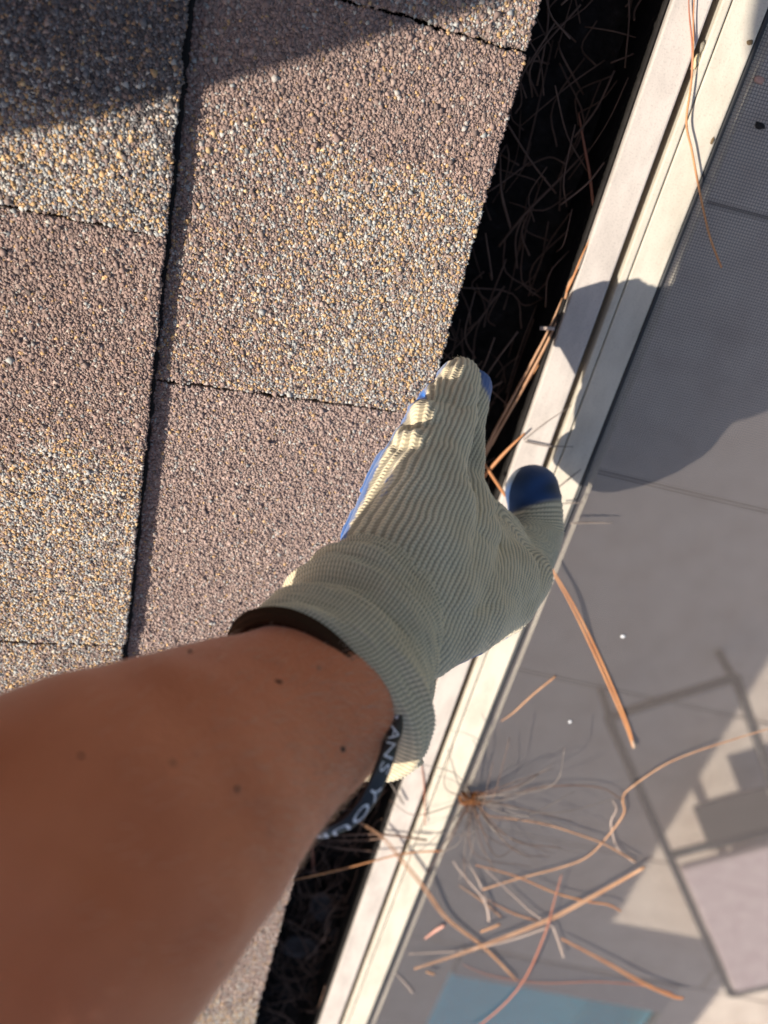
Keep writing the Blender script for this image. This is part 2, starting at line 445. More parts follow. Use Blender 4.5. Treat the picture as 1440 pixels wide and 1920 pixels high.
    colr *= np.exp(rng.normal(0, .11, (k, 1)))
    colr = np.clip(colr, .01, .8)
    ca_ = me.color_attributes.new('granule_colour', 'FLOAT_COLOR', 'POINT')
    buf = np.ones((k, 6, 4), dtype=np.float32); buf[:, :, :3] = colr[:, None, :]
    ca_.data.foreach_set('color', buf.ravel())
    go = link('granules', me, m_gran, sh)
    go['kind'] = 'stuff'
    return sh

def step(x, c, wd): return 1 / (1 + np.exp(-(x - c) / wd))
def zfix(**kw): return lambda a, b: kw
S_ = SC
def zA1(a, b):
    t = step(a + .012 * (vnoise(a, b, 45, 3) - .5) * 2, .028 * S_ + .004, .003)
    t = t * (.30 + .70 * step(b + .02 * (vnoise(a, b, 50, 31) - .5), -.092, .016))
    return {'brown': 1 - t + .06, 'cream': t * .85, 'mixed': .12 + .30 * t}
def zB1(a, b):
    t = step(a + .02 * (vnoise(a, b, 40, 5) - .5) * 2, .205 * S_, .006)
    return {'brown': (1 - t), 'cream': t * .9, 'mixed': .25 + .2 * t}
def zA2(a, b):
    t = step(a, .72, .012); t1 = step(a, .50, .04)
    return {'rose': 1 - t, 'cream': t, 'mixed': .10 + .5 * t1 * (1 - t)}
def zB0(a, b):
    t = step(a + .012 * (vnoise(a, b, 60, 8) - .5) * 2, .030, .006)  # painted shade zone, about where the body's shadow falls
    return {'cream': .72 * t, 'mixed': .22, 'slate_shade': .12 + 1.3 * (1 - t)}
def zA0(a, b):
    t = step(b, -.05 * S_, .012)
    return {'brown': .55 * (1 - .6 * t), 'mixed': .5, 'cream': .25 * t}
TT = .0056
# course at the eave
CB = -.161 * S_                        # camera-side origin of b (eave = 0)
bL = CB + .0080 * S_                   # exposed edge of the upper course
E_ = .0
gb = (bL - .016, E_)
shingle(-.25, -.0305 * S_, bL - .05, E_ - .001, .0015, .0045, zA0, 11, ga=(-.11, -.0305 * S_), gb=gb)
seam = lambda a, b: b > bL + .0030 + .0016 * (vnoise(a, a * 0, 300, 41) - .5)  # leaves out granules so the painted seam shadow shows
shingle(-.0290 * S_, .1553 * S_, bL - .05, E_ - .0, .0004, .0045, zA1, 12, gb=gb, clip=seam)
shingle(.1572 * S_, .90, bL - .05, E_ - .0015, -.0006, .0040, zA2, 13, ga=(.1572 * S_, .90), gb=gb, clip=lambda a, b: ((a < .42) | (b > -.105)) & seam(a, b))
# far run of the same tab is only seen beside the arm
shingle(.9015, 1.25, bL - .05, E_ - .001, .0002, .0045, zfix(cream=.7, mixed=.3), 14, ga=(.9015, .99), gb=(-.09, E_), spacing=.0013)
# upper course
gl = (-.235 * S_, bL)
gl = (CB - .078 * S_ - .03, bL)
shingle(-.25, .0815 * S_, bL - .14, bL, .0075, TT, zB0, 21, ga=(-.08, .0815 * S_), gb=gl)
shingle(.0830 * S_, .3270 * S_, bL - .14, bL + .0006, .0066, TT, zB1, 22, gb=gl)
shingle(.3287 * S_, .62, bL - .14, bL - .0004, .0060, TT, zfix(mixed=.6, cream=.4), 23, ga=(.3287 * S_, .40), gb=gl)
# a raised butt layer gives the wider shadow under parts of the upper course
# far granules of the eave tab beyond the arm (continuation of the long rose tab)
def far_granules():
    pass
# plain rest of the roof, outside the frame
mb = MB()
mb.add(*roofbox(-3.2, -.2515, -.60, -.004, -.011, .0035)); mb.add(*roofbox(1.252, 9.4, -.60, -.004, -.011, .0035))
mb.add(*roofbox(-.250, .62, -.60, bL - .1415, -.0112, .0058)); mb.add(*roofbox(.6215, 1.2505, -.60, bL - .0015, -.0112, .0058))
for i in range(1, 17):
    b1_ = -.46 - .143 * (i - 1)
    mb.add(*roofbox(-3.2, 9.4, b1_ - .20, b1_ - .002 * (i % 2), -.011 + .0002 * i, .0085 + .0012 * (i % 3)))
mb.build('upper_shingles', m_far, roof, False)['kind'] = 'stuff'
# black strip painting the shadow along the lap of the upper course
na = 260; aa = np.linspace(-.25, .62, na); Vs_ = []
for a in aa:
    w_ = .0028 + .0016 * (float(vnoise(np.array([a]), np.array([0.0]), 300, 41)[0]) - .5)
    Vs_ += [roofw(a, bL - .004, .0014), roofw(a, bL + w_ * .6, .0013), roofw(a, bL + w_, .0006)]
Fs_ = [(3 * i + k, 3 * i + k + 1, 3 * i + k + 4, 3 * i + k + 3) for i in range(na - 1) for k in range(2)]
link('seam_shade', mesh_py('seam_shade', Vs_, Fs_), m_under, roof)
# fascia and soffit under the eave
m_fascia = painted('fascia_paint', (.30, .26, .22), (.10, .09, .08), .6)
link('fascia', box_mesh('fascia', -.030, -.012, -9.4, 3.2, -.20, -.0135), m_fascia, roof)
link('soffit', box_mesh('soffit', -.549, -.031, -9.4, 3.2, -.138, -.126), m_fascia, roof)

# ------------------------------------------------------------------ gutter
ZR = -.080
def Xr(px, py, Z=ZR): return float(onZ(px, py, Z)[0])
XB0 = Xr(1061, 581); XB1 = Xr(1125, 581); XG1 = Xr(1141, 581); XL1 = Xr(1156, 581); XS1 = Xr(1219, 581); XP1 = Xr(1231, 581)
Y0, Y1 = -5.0, 1.6
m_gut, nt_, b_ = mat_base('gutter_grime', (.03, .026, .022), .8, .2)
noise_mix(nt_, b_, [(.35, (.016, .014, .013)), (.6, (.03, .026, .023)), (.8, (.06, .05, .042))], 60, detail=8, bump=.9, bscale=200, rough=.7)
ZF = -.185
prof = [(-.0105, -.030), (-.0105, ZF), (XB0 - .0012, ZF), (XB0 - .0012, ZR - .004), (XB0 - .0027, ZR - .004), (XB0 - .0027, ZF + .0015), (-.009, ZF + .0015), (-.009, -.030)]
def extrude(name, prof, y0, y1, mat, parent=None, ny=1):
    n = len(prof); V = []; F = []
    for i in range(ny + 1):
        y = y0 + (y1 - y0) * i / ny
        V += [(x, y, z) for x, z in prof]
    for i in range(ny):
        for k in range(n):
            F.append((i * n + k, i * n + (k + 1) % n, (i + 1) * n + (k + 1) % n, (i + 1) * n + k))
    F.append(tuple(range(n - 1, -1, -1))); F.append(tuple(ny * n + k for k in range(n)))
    me = mesh_py(name, V, F)
    bm = bmesh.new(); bm.from_mesh(me); bmesh.ops.recalc_face_normals(bm, faces=bm.faces[:]); bm.to_mesh(me); bm.free()
    return link(name, me, mat, parent)
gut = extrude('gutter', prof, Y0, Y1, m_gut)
tag(gut, 'deep dark rain gutter full of debris between the shingles and the metal frame', 'gutter')
# dirt bed in the gutter: a lumpy strip
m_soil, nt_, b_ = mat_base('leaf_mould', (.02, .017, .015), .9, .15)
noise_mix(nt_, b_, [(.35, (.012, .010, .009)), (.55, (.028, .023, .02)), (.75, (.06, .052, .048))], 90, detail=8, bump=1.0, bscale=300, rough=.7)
nx, ny = 14, 420
xs_ = np.linspace(-.008, XB0 - .004, nx); ys_ = np.linspace(-1.6, .6, ny)
XX, YY = np.meshgrid(xs_, ys_, indexing='ij')
ZZ = -.150 + .022 * (vnoise(XX, YY, 30, 2) - .5) + .012 * (vnoise(XX, YY, 90, 4) - .5) + .006 * (vnoise(XX, YY, 260, 6) - .5)
idx = np.arange(nx * ny).reshape(nx, ny)
F = np.stack([idx[:-1, :-1], idx[1:, :-1], idx[1:, 1:], idx[:-1, 1:]], -1).reshape(-1, 4)
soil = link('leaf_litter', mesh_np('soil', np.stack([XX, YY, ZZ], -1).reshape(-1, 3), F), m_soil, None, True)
tag(soil, 'dark rotting leaf mould lying along the bottom of the gutter', 'debris', kind='stuff')

# ------------------------------------------------------------------ screen frame
m_beam = painted('beam_paint', (.60, .53, .465), (.27, .235, .21))
m_strip = painted('strip_paint', (.645, .58, .47), (.36, .31, .24))
m_black, _, _ = mat_base('black_spline', (.03, .03, .032), .5, .4)
enc = empty('screen_frame', (XB0, 0, ZR))
tag(enc, 'cream painted aluminium screen frame running along the outer side of the gutter', 'screen frame')
def rprof(x0, x1, zt, zb, r=.0012):
    return [(x0, zb), (x0, zt - r), (x0 + r * .3, zt - r * .3), (x0 + r, zt), (x1 - r, zt), (x1 - r * .3, zt - r * .3), (x1, zt - r), (x1, zb)]
extrude('beam', rprof(XB0, XB1, ZR, ZR - .05), Y0, Y1, m_beam, enc)
extrude('groove_floor', rprof(XB1 + .0002, XG1 - .0002, ZR - .018, ZR - .045, .0003), Y0, Y1, m_beam, enc)
extrude('lip', rprof(XG1, XL1, ZR - .0012, ZR - .045, .0009), Y0, Y1, m_strip, enc)
extrude('strip', rprof(XL1 + .0009, XS1, ZR - .0022, ZR - .045, .0008), Y0, Y1, m_strip, enc)
extrude('flange', rprof(XS1 + .0002, XP1 + .0070, ZR - .0085, ZR - .045, .0004), Y0, Y1, m_strip, enc)
V, F = tube_vf(np.stack([np.full(60, (XS1 + XP1) / 2), np.linspace(Y0, Y1, 60), np.full(60, ZR - .0045) + .0003 * np.sin(np.linspace(0, 90, 60))], 1), (XP1 - XS1) / 2 - .0002, 8)
sp = MB(); sp.add(V, F); sp.build('spline', m_black, enc)

# the mesh: woven threads from a procedural weave
m_mesh = bpy.data.materials.new('screen_weave'); m_mesh.use_nodes = True; nt_ = m_mesh.node_tree
nt_.nodes.clear()
out = N(nt_, 'ShaderNodeOutputMaterial'); mixs = N(nt_, 'ShaderNodeMixShader'); tr = N(nt_, 'ShaderNodeBsdfTransparent'); pb_ = N(nt_, 'ShaderNodeBsdfPrincipled')
pb_.inputs['Base Color'].default_value = (.172, .146, .132, 1); pb_.inputs['Roughness'].default_value = .5; pb_.inputs['Specular IOR Level'].default_value = .4
tc = N(nt_, 'ShaderNodeTexCoord'); sep = N(nt_, 'ShaderNodeSeparateXYZ'); nt_.links.new(tc.outputs['Object'], sep.inputs[0])
def thread(axis, pitch, width):
    m1 = N(nt_, 'ShaderNodeMath', operation='MULTIPLY'); m1.inputs[1].default_value = 1 / pitch
    nt_.links.new(sep.outputs[axis], m1.inputs[0])
    m2 = N(nt_, 'ShaderNodeMath', operation='FRACT'); nt_.links.new(m1.outputs[0], m2.inputs[0])
    m3 = N(nt_, 'ShaderNodeMath', operation='LESS_THAN'); m3.inputs[1].default_value = width / pitch
    nt_.links.new(m2.outputs[0], m3.inputs[0]); return m3
t1 = thread('X', .00170, .00041); t2 = thread('Y', .00170, .00041)
mx = N(nt_, 'ShaderNodeMath', operation='MAXIMUM'); nt_.links.new(t1.outputs[0], mx.inputs[0]); nt_.links.new(t2.outputs[0], mx.inputs[1])
nt_.links.new(mx.outputs[0], mixs.inputs[0]); nt_.links.new(tr.outputs[0], mixs.inputs[1]); nt_.links.new(pb_.outputs[0], mixs.inputs[2]); nt_.links.new(mixs.outputs[0], out.inputs[0])
ZS = ZR - .0052
xs_ = np.linspace(XP1 - .0006, 1.75, 40); ys_ = np.linspace(Y0, Y1, 90)
XX, YY = np.meshgrid(xs_, ys_, indexing='ij')
sag = np.clip((XX - XP1) / .3, 0, 1)
ZZ = ZS - .010 * sag ** 2 * np.sin(np.clip((XX - XP1) / (1.75 - XP1), 0, 1) * np.pi) + 0 * YY
idx = np.arange(40 * 90).reshape(40, 90)
F = np.stack([idx[:-1, :-1], idx[1:, :-1], idx[1:, 1:], idx[:-1, 1:]], -1).reshape(-1, 4)
link('screen_mesh', mesh_np('screen_mesh', np.stack([XX, YY, ZZ], -1).reshape(-1, 3), F), m_mesh, enc, True)
extrude('far_beam', rprof(1.7502, 1.80, ZR, ZR - .05), Y0, Y1, m_beam, enc)

# ------------------------------------------------------------------ things on the deck
m_dark, _, _ = mat_base('dark_metal', (.02, .02, .022), .45, .5)
m_sling, nt_, b_ = mat_base('dark_sling', (.05, .042, .038), .8)
noise_mix(nt_, b_, [(.3, (.045, .038, .034)), (.7, (.065, .055, .05))], 80)
m_towel, nt_, b_ = mat_base('towel', (.55, .43, .42), .95)
noise_mix(nt_, b_, [(.3, (.52, .40, .39)), (.7, (.62, .50, .48))], 12, bump=.6, bscale=300)
ZL = ZD + .30
A_ = onZ(1140, 1345, ZL)[:2]; B_ = onZ(1380, 1270, ZL)[:2]
u_ = (B_ - A_); Wd = np.linalg.norm(u_); u_ /= Wd
v_ = np.array([u_[1], -u_[0]])
def LP(s, t, z): return np.array([*(A_ + u_ * s + v_ * t), z])
lg = empty('sun_lounger', (float(A_[0]), float(A_[1]), ZD))
tag(lg, 'dark framed sun lounger with a pale cushion standing on the pool deck below the screen', 'lounger')
LL = 2.3
mb = MB()
for p, q in ((LP(0, 0, ZL), LP(0, LL, ZL)), (LP(Wd, 0, ZL), LP(Wd, LL, ZL)), (LP(0, 0, ZL), LP(Wd, 0, ZL)), (LP(0, LL, ZL), LP(Wd, LL, ZL)), (LP(0, 1.02, ZL), LP(Wd, 1.02, ZL))):
    mb.add(*tube_vf(np.array([p, (p + q) / 2, q]), .022, 8))
mb.build('frame', m_dark, lg)
for s, t in ((0, .1), (Wd, .1), (0, LL - .1), (Wd, LL - .1)):
    mb = MB(); mb.add(*tube_vf(np.array([LP(s, t, ZL), LP(s, t, (ZL + ZD) / 2), LP(s, t, ZD + .002)]), .02, 8)); mb.build('leg', m_dark, lg)
def slabq(t0, t1, z0, z1, s0=.03, s1=None):
    s1 = (Wd - .03) if s1 is None else s1
    V = [LP(s, t, z) for z in (z0, z1) for t in (t0, t1) for s in (s0, s1)]
    return V, [(0, 2, 3, 1), (4, 5, 7, 6), (0, 1, 5, 4), (2, 6, 7, 3), (0, 4, 6, 2), (1, 3, 7, 5)]
mb = MB(); mb.add(*slabq(.72, 1.06, ZL - .004, ZL + .004, .2)); mb.build('sling', m_sling, lg, False)
mb = MB(); mb.add(*slabq(1.08, 2.2, ZL + .006, ZL + .06))
cu = mb.build('cushion', m_towel, lg, False)
mod = cu.modifiers.new('b', 'BEVEL'); mod.width = .018; mod.segments = 3

# ------------------------------------------------------------------ the person
m_skin, nt_, b_ = mat_base('skin', (.36, .17, .09), .55, .3)
b_.inputs['Subsurface Weight'].default_value = .12
b_.inputs['Subsurface Radius'].default_value = (.004, .0016, .0008)
b_.inputs['Subsurface Scale'].default_value = 1.0
b_.inputs['Sheen Weight'].default_value = .42; b_.inputs['Sheen Roughness'].default_value = .45; b_.inputs['Sheen Tint'].default_value = (1, .75, .62, 1)
tc = N(nt_, 'ShaderNodeTexCoord')
n1 = N(nt_, 'ShaderNodeTexNoise'); n1.inputs['Scale'].default_value = 28; n1.inputs['Detail'].default_value = 4
nt_.links.new(tc.outputs['Object'], n1.inputs['Vector'])
cr = N(nt_, 'ShaderNodeValToRGB'); cr.color_ramp.elements[0].position = .3; cr.color_ramp.elements[0].color = (.60, .172, .066, 1)
cr.color_ramp.elements[1].position = .7; cr.color_ramp.elements[1].color = (.74, .245, .110, 1)
nt_.links.new(n1.outputs['Fac'], cr.inputs[0])
vo = N(nt_, 'ShaderNodeTexVoronoi'); vo.inputs['Scale'].default_value = 95; vo.inputs['Randomness'].default_value = 1
nt_.links.new(tc.outputs['Object'], vo.inputs['Vector'])
fr = N(nt_, 'ShaderNodeMapRange'); fr.inputs[1].default_value = .06; fr.inputs[2].default_value = .12; fr.inputs[3].default_value = 1; fr.inputs[4].default_value = 0
nt_.links.new(vo.outputs['Distance'], fr.inputs[0])
sepc = N(nt_, 'ShaderNodeSeparateColor'); nt_.links.new(vo.outputs['Color'], sepc.inputs[0])
gt = N(nt_, 'ShaderNodeMath', operation='GREATER_THAN'); gt.inputs[1].default_value = .90; nt_.links.new(sepc.outputs[0], gt.inputs[0])
mu = N(nt_, 'ShaderNodeMath', operation='MULTIPLY'); nt_.links.new(fr.outputs[0], mu.inputs[0]); nt_.links.new(gt.outputs[0], mu.inputs[1])
mu2 = N(nt_, 'ShaderNodeMath', operation='MULTIPLY'); mu2.inputs[1].default_value = .6; nt_.links.new(mu.outputs[0], mu2.inputs[0])
mix = N(nt_, 'ShaderNodeMix', data_type='RGBA'); mix.inputs[7].default_value = (.11, .035, .018, 1)
nt_.links.new(mu2.outputs[0], mix.inputs[0]); nt_.links.new(cr.outputs[0], mix.inputs[6]); nt_.links.new(mix.outputs[2], b_.inputs['Base Color'])
n2 = N(nt_, 'ShaderNodeTexVoronoi'); n2.inputs['Scale'].default_value = 900; nt_.links.new(tc.outputs['Object'], n2.inputs['Vector'])
bp = N(nt_, 'ShaderNodeBump'); bp.inputs['Strength'].default_value = .40; bp.inputs['Distance'].default_value = .0005
nt_.links.new(n2.outputs['Distance'], bp.inputs['Height']); nt_.links.new(bp.outputs['Normal'], b_.inputs['Normal'])

def CR(px, py, z, rpx): return (C(px, py, z), rpx / FPX * z * SC)
mb = MB()
arm = [CR(655, 1235, .332, 105), CR(622, 1285, .312, 146), CR(583, 1317, .298, 167), CR(522, 1357, .285, 186), CR(450, 1402, .272, 214),
       CR(375, 1455, .257, 247), CR(290, 1515, .240, 290), CR(170, 1600, .224, 344), CR(0, 1720, .206, 402)]
arm += [(M(-.134, .117, .158), .048), (M(-.173, .131, .122), .048), (M(-.201, .113, .066), .047), (M(-.234, .080, -.018), .050), (M(-.268, .042, -.108), .060)]
for (p, r), (q, s) in zip(arm[:-1], arm[1:]): capsule(mb, p, q, r, s, 40)
SHm = M(-.41, .0, -.12); LS = M(-.272, .042, -.108); RS = M(-.53, -.04, -.14); MB_ = M(-.46, -.05, .0); HB = M(-.54, -.10, .085)
capsule(mb, LS, SHm, .060, .09); capsule(mb, SHm, RS, .09, .066)
capsule(mb, SHm, MB_, .105, .115); capsule(mb, MB_, HB, .115, .115)
NK = M(-.385, .0, -.22); HD = M(-.355, .035, -.325)
capsule(mb, SHm, NK, .06, .052); capsule(mb, NK, HD, .055, .085); ball(mb, HD, .092, (1, 1, 1.12))
fwd = (M(0, 0, .0) - HD); fwd /= np.linalg.norm(fwd)
capsule(mb, HD + fwd * .07, HD + fwd * .105, .016, .013)                                    # nose
side = np.cross(fwd, R @ np.array([0, .6, -.8])); side /= np.linalg.norm(side)
upv = np.cross(side, fwd)
for sg in (-1, 1): ball(mb, HD + side * sg * .088 - fwd * .01, .026, (.7, .7, 1))            # ears
RE = M(-.33, .10, -.24); RH = M(-.055, .035, -.035)
capsule(mb, RS, RE, .058, .044); capsule(mb, RE, RH, .044, .030)
capsule(mb, RH, M(-.03, .01, -.028), .030, .026)
for k in range(4): capsule(mb, M(-.035, .03 - .02 * k, -.022), M(.030, .028 - .02 * k, -.020), .010, .008, 12, 4)
capsule(mb, M(-.04, .045, -.02), M(-.005, .055, -.014), .011, .009, 12, 4)
for sgn in (0, 1):
    hp = HB + (np.array([.0, 0, 0]) if sgn else np.array([-.12, .06, 0.02]))
    kn = roofw(.24 - .17 * 0 - .0, 0, 0) * 0 + hp + np.array([-.36, .12 + .10 * sgn, .14])
    ft = hp + np.array([-.62, .30 + .12 * sgn, .10])
    kn[2] = max(kn[2], -kn[0] * math.tan(TH) + .09); ft[2] = -ft[0] * math.tan(TH) + .075
    if sgn == 0:
        kn = M(-.12, -.305, .155); ft = M(-.50, -.46, .02); ft[2] = -ft[0] * math.tan(TH) + .075
    capsule(mb, hp, kn, .085, .062); capsule(mb, kn, ft, .060, .042)
    capsule(mb, ft, ft + np.array([-.04, .12, -.005]), .040, .03)
me = remesh(mb, .004, 6)
_V = np.empty(len(me.vertices) * 3, dtype=np.float32); me.vertices.foreach_get('co', _V); _V = _V.reshape(-1, 3).astype(float)
_N = np.empty(len(me.vertices) * 3, dtype=np.float32); me.vertices.foreach_get('normal', _N); _N = _N.reshape(-1, 3).astype(float)
_l = (_V - CAM) @ R
_V += _N * (.0016 * (vnoise(_l[:, 0] * .6 + _l[:, 2] * .4, _l[:, 1], 42, 51) - .5) + .0010 * (vnoise(_l[:, 0] + _l[:, 2] * .3, _l[:, 1] * 2.2, 70, 52) - .5))[:, None]
me.vertices.foreach_set('co', _V.astype(np.float32).ravel()); me.update()
person = link('person', me, m_skin, None, True)
tag(person, 'person with a bare tanned forearm reaching into the gutter in a knit work glove', 'person')
# shirt, trousers, hair: out of frame but the same person
m_shirt, nt_, b_ = mat_base('shirt', (.10, .14, .22), .9)
noise_mix(nt_, b_, [(.3, (.08, .11, .18)), (.7, (.12, .16, .25))], 20, bump=.5, bscale=400)
mb = MB()
capsule(mb, LS, SHm, .067, .098); capsule(mb, SHm, RS, .098, .073); capsule(mb, SHm, MB_, .112, .122); capsule(mb, MB_, HB, .122, .124)
capsule(mb, LS, M(-.234, .080, -.018), .067, .057); capsule(mb, RS, RS * .5 + RE * .5, .072, .060)
link('shirt', remesh(mb, .008, 6), m_shirt, person, True)
m_jean, nt_, b_ = mat_base('trousers', (.05, .06, .08), .9)
mb = MB()
capsule(mb, HB, HB + np.array([-.12, .06, .02]), .12, .10)
for sgn in (0, 1):
    hp = HB + (np.array([.0, 0, 0]) if sgn else np.array([-.12, .06, 0.02]))
    kn = hp + np.array([-.36, .12 + .10 * sgn, .14]); ft = hp + np.array([-.62, .30 + .12 * sgn, .10])
    kn[2] = max(kn[2], -kn[0] * math.tan(TH) + .09); ft[2] = -ft[0] * math.tan(TH) + .075
    if sgn == 0:
        kn = M(-.315, -.25, .150); ft = M(-.60, -.42, .02); ft[2] = -ft[0] * math.tan(TH) + .075
    capsule(mb, hp, kn, .106, .084); capsule(mb, kn, ft, .084, .066)
link('trousers', remesh(mb, .010, 6), m_jean, person, True)
m_hair, nt_, b_ = mat_base('hair', (.06, .035, .02), .6)
mb = MB(); ball(mb, HD - fwd * .018 + upv * .02, .098, (1, 1, 1.1)); ball(mb, HD - fwd * .06 - upv * .02, .075)
link('hair', remesh(mb, .008, 4), m_hair, person, True)
m_eye, _, _ = mat_base('eye', (.8, .8, .78), .2)
for sg in (-1, 1):
    mb = MB(); ball(mb, HD + side * sg * .033 + fwd * .082 + upv * .012, .013); mb.build('eye', m_eye, person)

# ---- the glove
def V3(p): return R @ np.asarray(p, float)
H_ = V3((.30, -.67, .67)); H_ /= np.linalg.norm(H_)
NB = V3((.6, -.45, -.66)); NB -= H_ * (NB @ H_); NB /= np.linalg.norm(NB)       # back of the hand
T_ = -np.cross(NB, H_) if (-np.cross(NB, H_)) @ V3((.74, .6, .27)) > 0 else np.cross(NB, H_)
mb = MB()
def chain(*pts):
    q = [CR(*p) for p in pts]
    for (p, r), (s, t) in zip(q[:-1], q[1:]): capsule(mb, p, s, r, t, 24, 6)
# palm and metacarpals
chain((655, 1240, .332, 118), (715, 1135, .346, 118), (775, 1040, .358, 112), (815, 950, .368, 78))
chain((690, 1130, .342, 92), (722, 960, .366, 56), (758, 862, .378, 44))
chain((720, 1120, .346, 100), (778, 930, .364, 66), (790, 870, .374, 50))
chain((760, 1110, .350, 110), (815, 950, .368, 74), (820, 880, .376, 54))
chain((790, 1120, .356, 112), (862, 1000, .395, 78), (858, 905, .432, 50))
chain((745, 1180, .345, 110), (850, 1130, .378, 98), (925, 1085, .430, 84))
chain((930, 1008, .478, 52), (866, 945, .444, 50)); chain((888, 1070, .420, 86), (868, 985, .422, 64)); chain((935, 1040, .470, 64), (862, 1000, .412, 68))
# fingers
chain((758, 862, .378, 44), (780, 802, .392, 27), (797, 778, .408, 21), (812, 768, .42, 18))
chain((790, 870, .374, 50), (810, 772, .394, 33), (822, 738, .412, 27), (838, 722, .428, 24))
chain((820, 880, .380, 54), (848, 785, .402, 44), (860, 724, .420, 40), (864, 708, .430, 39))
chain((858, 905, .432, 50), (868, 800, .440, 42), (880, 748, .446, 38), (886, 727, .455, 36))
# rubber rolled up from the palm along the little-finger edge
PALM_ROLL = [((650, 1008, .374, 15), (672, 962, .380, 15)), ((690, 922, .385, 16), (722, 858, .392, 18)), ((764, 797, .404, 15), (770, 786, .406, 12)), ((792, 747, .420, 12), (797, 738, .422, 10))]
for q in PALM_ROLL: chain(*q)
# thumb
chain((870, 1150, .372, 82), (965, 1078, .468, 58), (1006, 1005, .508, 50), (1003, 940, .515, 50), (998, 922, .515, 51))
chain((840, 1165, .358, 80), (930, 1130, .425, 67), (980, 1080, .462, 56))
me = remesh(mb, .0020, 3, 2)
V = np.empty(len(me.vertices) * 3, dtype=np.float32); me.vertices.foreach_get('co', V); V = V.reshape(-1, 3).astype(float)
Nn = np.empty(len(me.vertices) * 3, dtype=np.float32); me.vertices.foreach_get('normal', Nn); Nn = Nn.reshape(-1, 3).astype(float)
ref = C(760, 1040, .355)
ttip = C(998, 922, .515); tip_ip = C(1006, 1005, .508); tb = C(955, 1090, .435)
u_b = (V - ref) @ T_; v_b = (V - ref) @ H_
dt = np.linalg.norm(V - ttip, axis=1)
u_t = dt + ((tb - ref) @ T_) - np.linalg.norm(tb - ttip) + .006
wt_ = 1 / (1 + np.exp((dt - .056) / .009))
U = u_b * (1 - wt_) + u_t * wt_
Vv = v_b * (1 - wt_) + ((V - ttip) @ T_) * wt_
# stripes lean with the surface noise a little
nz3 = vnoise(V[:, 0] * 1.0 + V[:, 2] * .7, V[:, 1], 40, 9) - .5
U = U + .0012 * nz3 + .0006 * (vnoise(V[:, 0] + V[:, 2], V[:, 1] - V[:, 2], 170, 12) - .5)
PAL_N = -NB
facing = Nn @ PAL_N
nsmall = vnoise(V[:, 0] + V[:, 2], V[:, 1] - V[:, 2] * .5, 380, 2) - .5
nmid = vnoise(V[:, 0] + V[:, 2], V[:, 1] - V[:, 2] * .5, 90, 3) - .5
coat = step(facing + .10 * np.clip(-(Nn @ T_), 0, 1) + .16 * nmid + .22 * nsmall, -.03, .03)
itip = C(893, 728, .452)
coat = np.maximum(coat, step(.0125 + .002 * nmid - np.linalg.norm(V - itip, axis=1), 0, .0006) * step((V - itip) @ V3((1, .1, .2)), -.0015, .0008))
thd = V3((-.25, -.35, -.9)); thd /= np.linalg.norm(thd)
capd = (V - ttip) @ H_ * .9 + (V - ttip) @ V3((-.35, -.9, 0)) * .55
axt = ttip - tip_ip; axt /= np.linalg.norm(axt)
rt = V3((1, .15, .25)); rt /= np.linalg.norm(rt)
coat = coat * (1 - (dt < .032))
coat = np.maximum(coat, step((V - ttip) @ axt + .0018 * nmid - .25 * np.clip((V - ttip) @ rt, -1, 1), -.0112, .0005) * (dt < .030) * step(-(Nn @ rt), -.80, .04))
for q in PALM_ROLL:
    (p_, r_), (q_, s_) = CR(*q[0]), CR(*q[1])
    d_ = q_ - p_; t_ = np.clip(((V - p_) @ d_) / (d_ @ d_), 0, 1)
    coat = np.maximum(coat, step(r_ * 1.55 + .0012 * nmid + .0016 * nsmall - np.linalg.norm(V - (p_ + t_[:, None] * d_), axis=1), 0, .0004))
edg = V3((-.76, -.62, .15)); edg /= np.linalg.norm(edg)
coat = np.maximum(coat, step(Nn @ edg + .13 * nmid + .16 * nsmall, .925, .02) * (dt > .05) * step(v_b, -.030, .004))
PIT = .0024
ph = U / PIT * 2 * np.pi
ph2 = Vv / .0017 * 2 * np.pi
rib = np.maximum(np.cos(ph), -.55)
stitch = np.cos(ph2 + 1.2 * np.abs(np.sin(ph / 2)) * 2)
disp = .00028 * rib + .00022 * stitch * (.4 + .6 * (rib + .55) / 1.55)
disp = disp * (1 - coat) + coat * (.00035 + .00012 * nmid + .0001 * rib)
# soft folds where the knit bunches
fold = np.sin(v_b * 210 + u_b * 60) * np.exp(-((v_b + .052) / .02) ** 2) * .0011
lump = .0011 * (vnoise(U * 1.0, Vv, 75, 21) - .5) + .0007 * (vnoise(U, Vv, 190, 22) - .5)
# knuckle bumps and the creases between the curled fingers
lv = (V - CAM) @ R; pxv = lv[:, :2] / lv[:, 2:3] * FPX + np.array([CX, CY]); seen = step((Nn * -((V - CAM) / np.linalg.norm(V - CAM, axis=1)[:, None])).sum(1), -.25, .08)
def seg_d(p, q):
    p = np.array(p, float); q = np.array(q, float); d = q - p
    t = np.clip(((pxv - p) @ d) / (d @ d), 0, 1)
    return np.linalg.norm(pxv - (p + t[:, None] * d), axis=1), t
form = np.zeros(len(V))
for p, q, wd, amp in (((792, 742), (848, 752), 7, -.0026), ((768, 802), (822, 792), 7, -.0026), ((812, 712), (846, 700), 6, -.0014), ((862, 762), (905, 756), 8, -.0016),
                      ((742, 838), (800, 838), 9, -.0012), ((930, 965), (985, 1010), 9, -.0016), ((905, 1000), (960, 1055), 10, -.0012), ((700, 1050), (800, 1075), 10, -.0014), ((860, 1150), (960, 1120), 12, -.0010)):
    d, t = seg_d(p, q); form += amp * np.exp(-(d / wd) ** 2) * (1 - .6 * t)
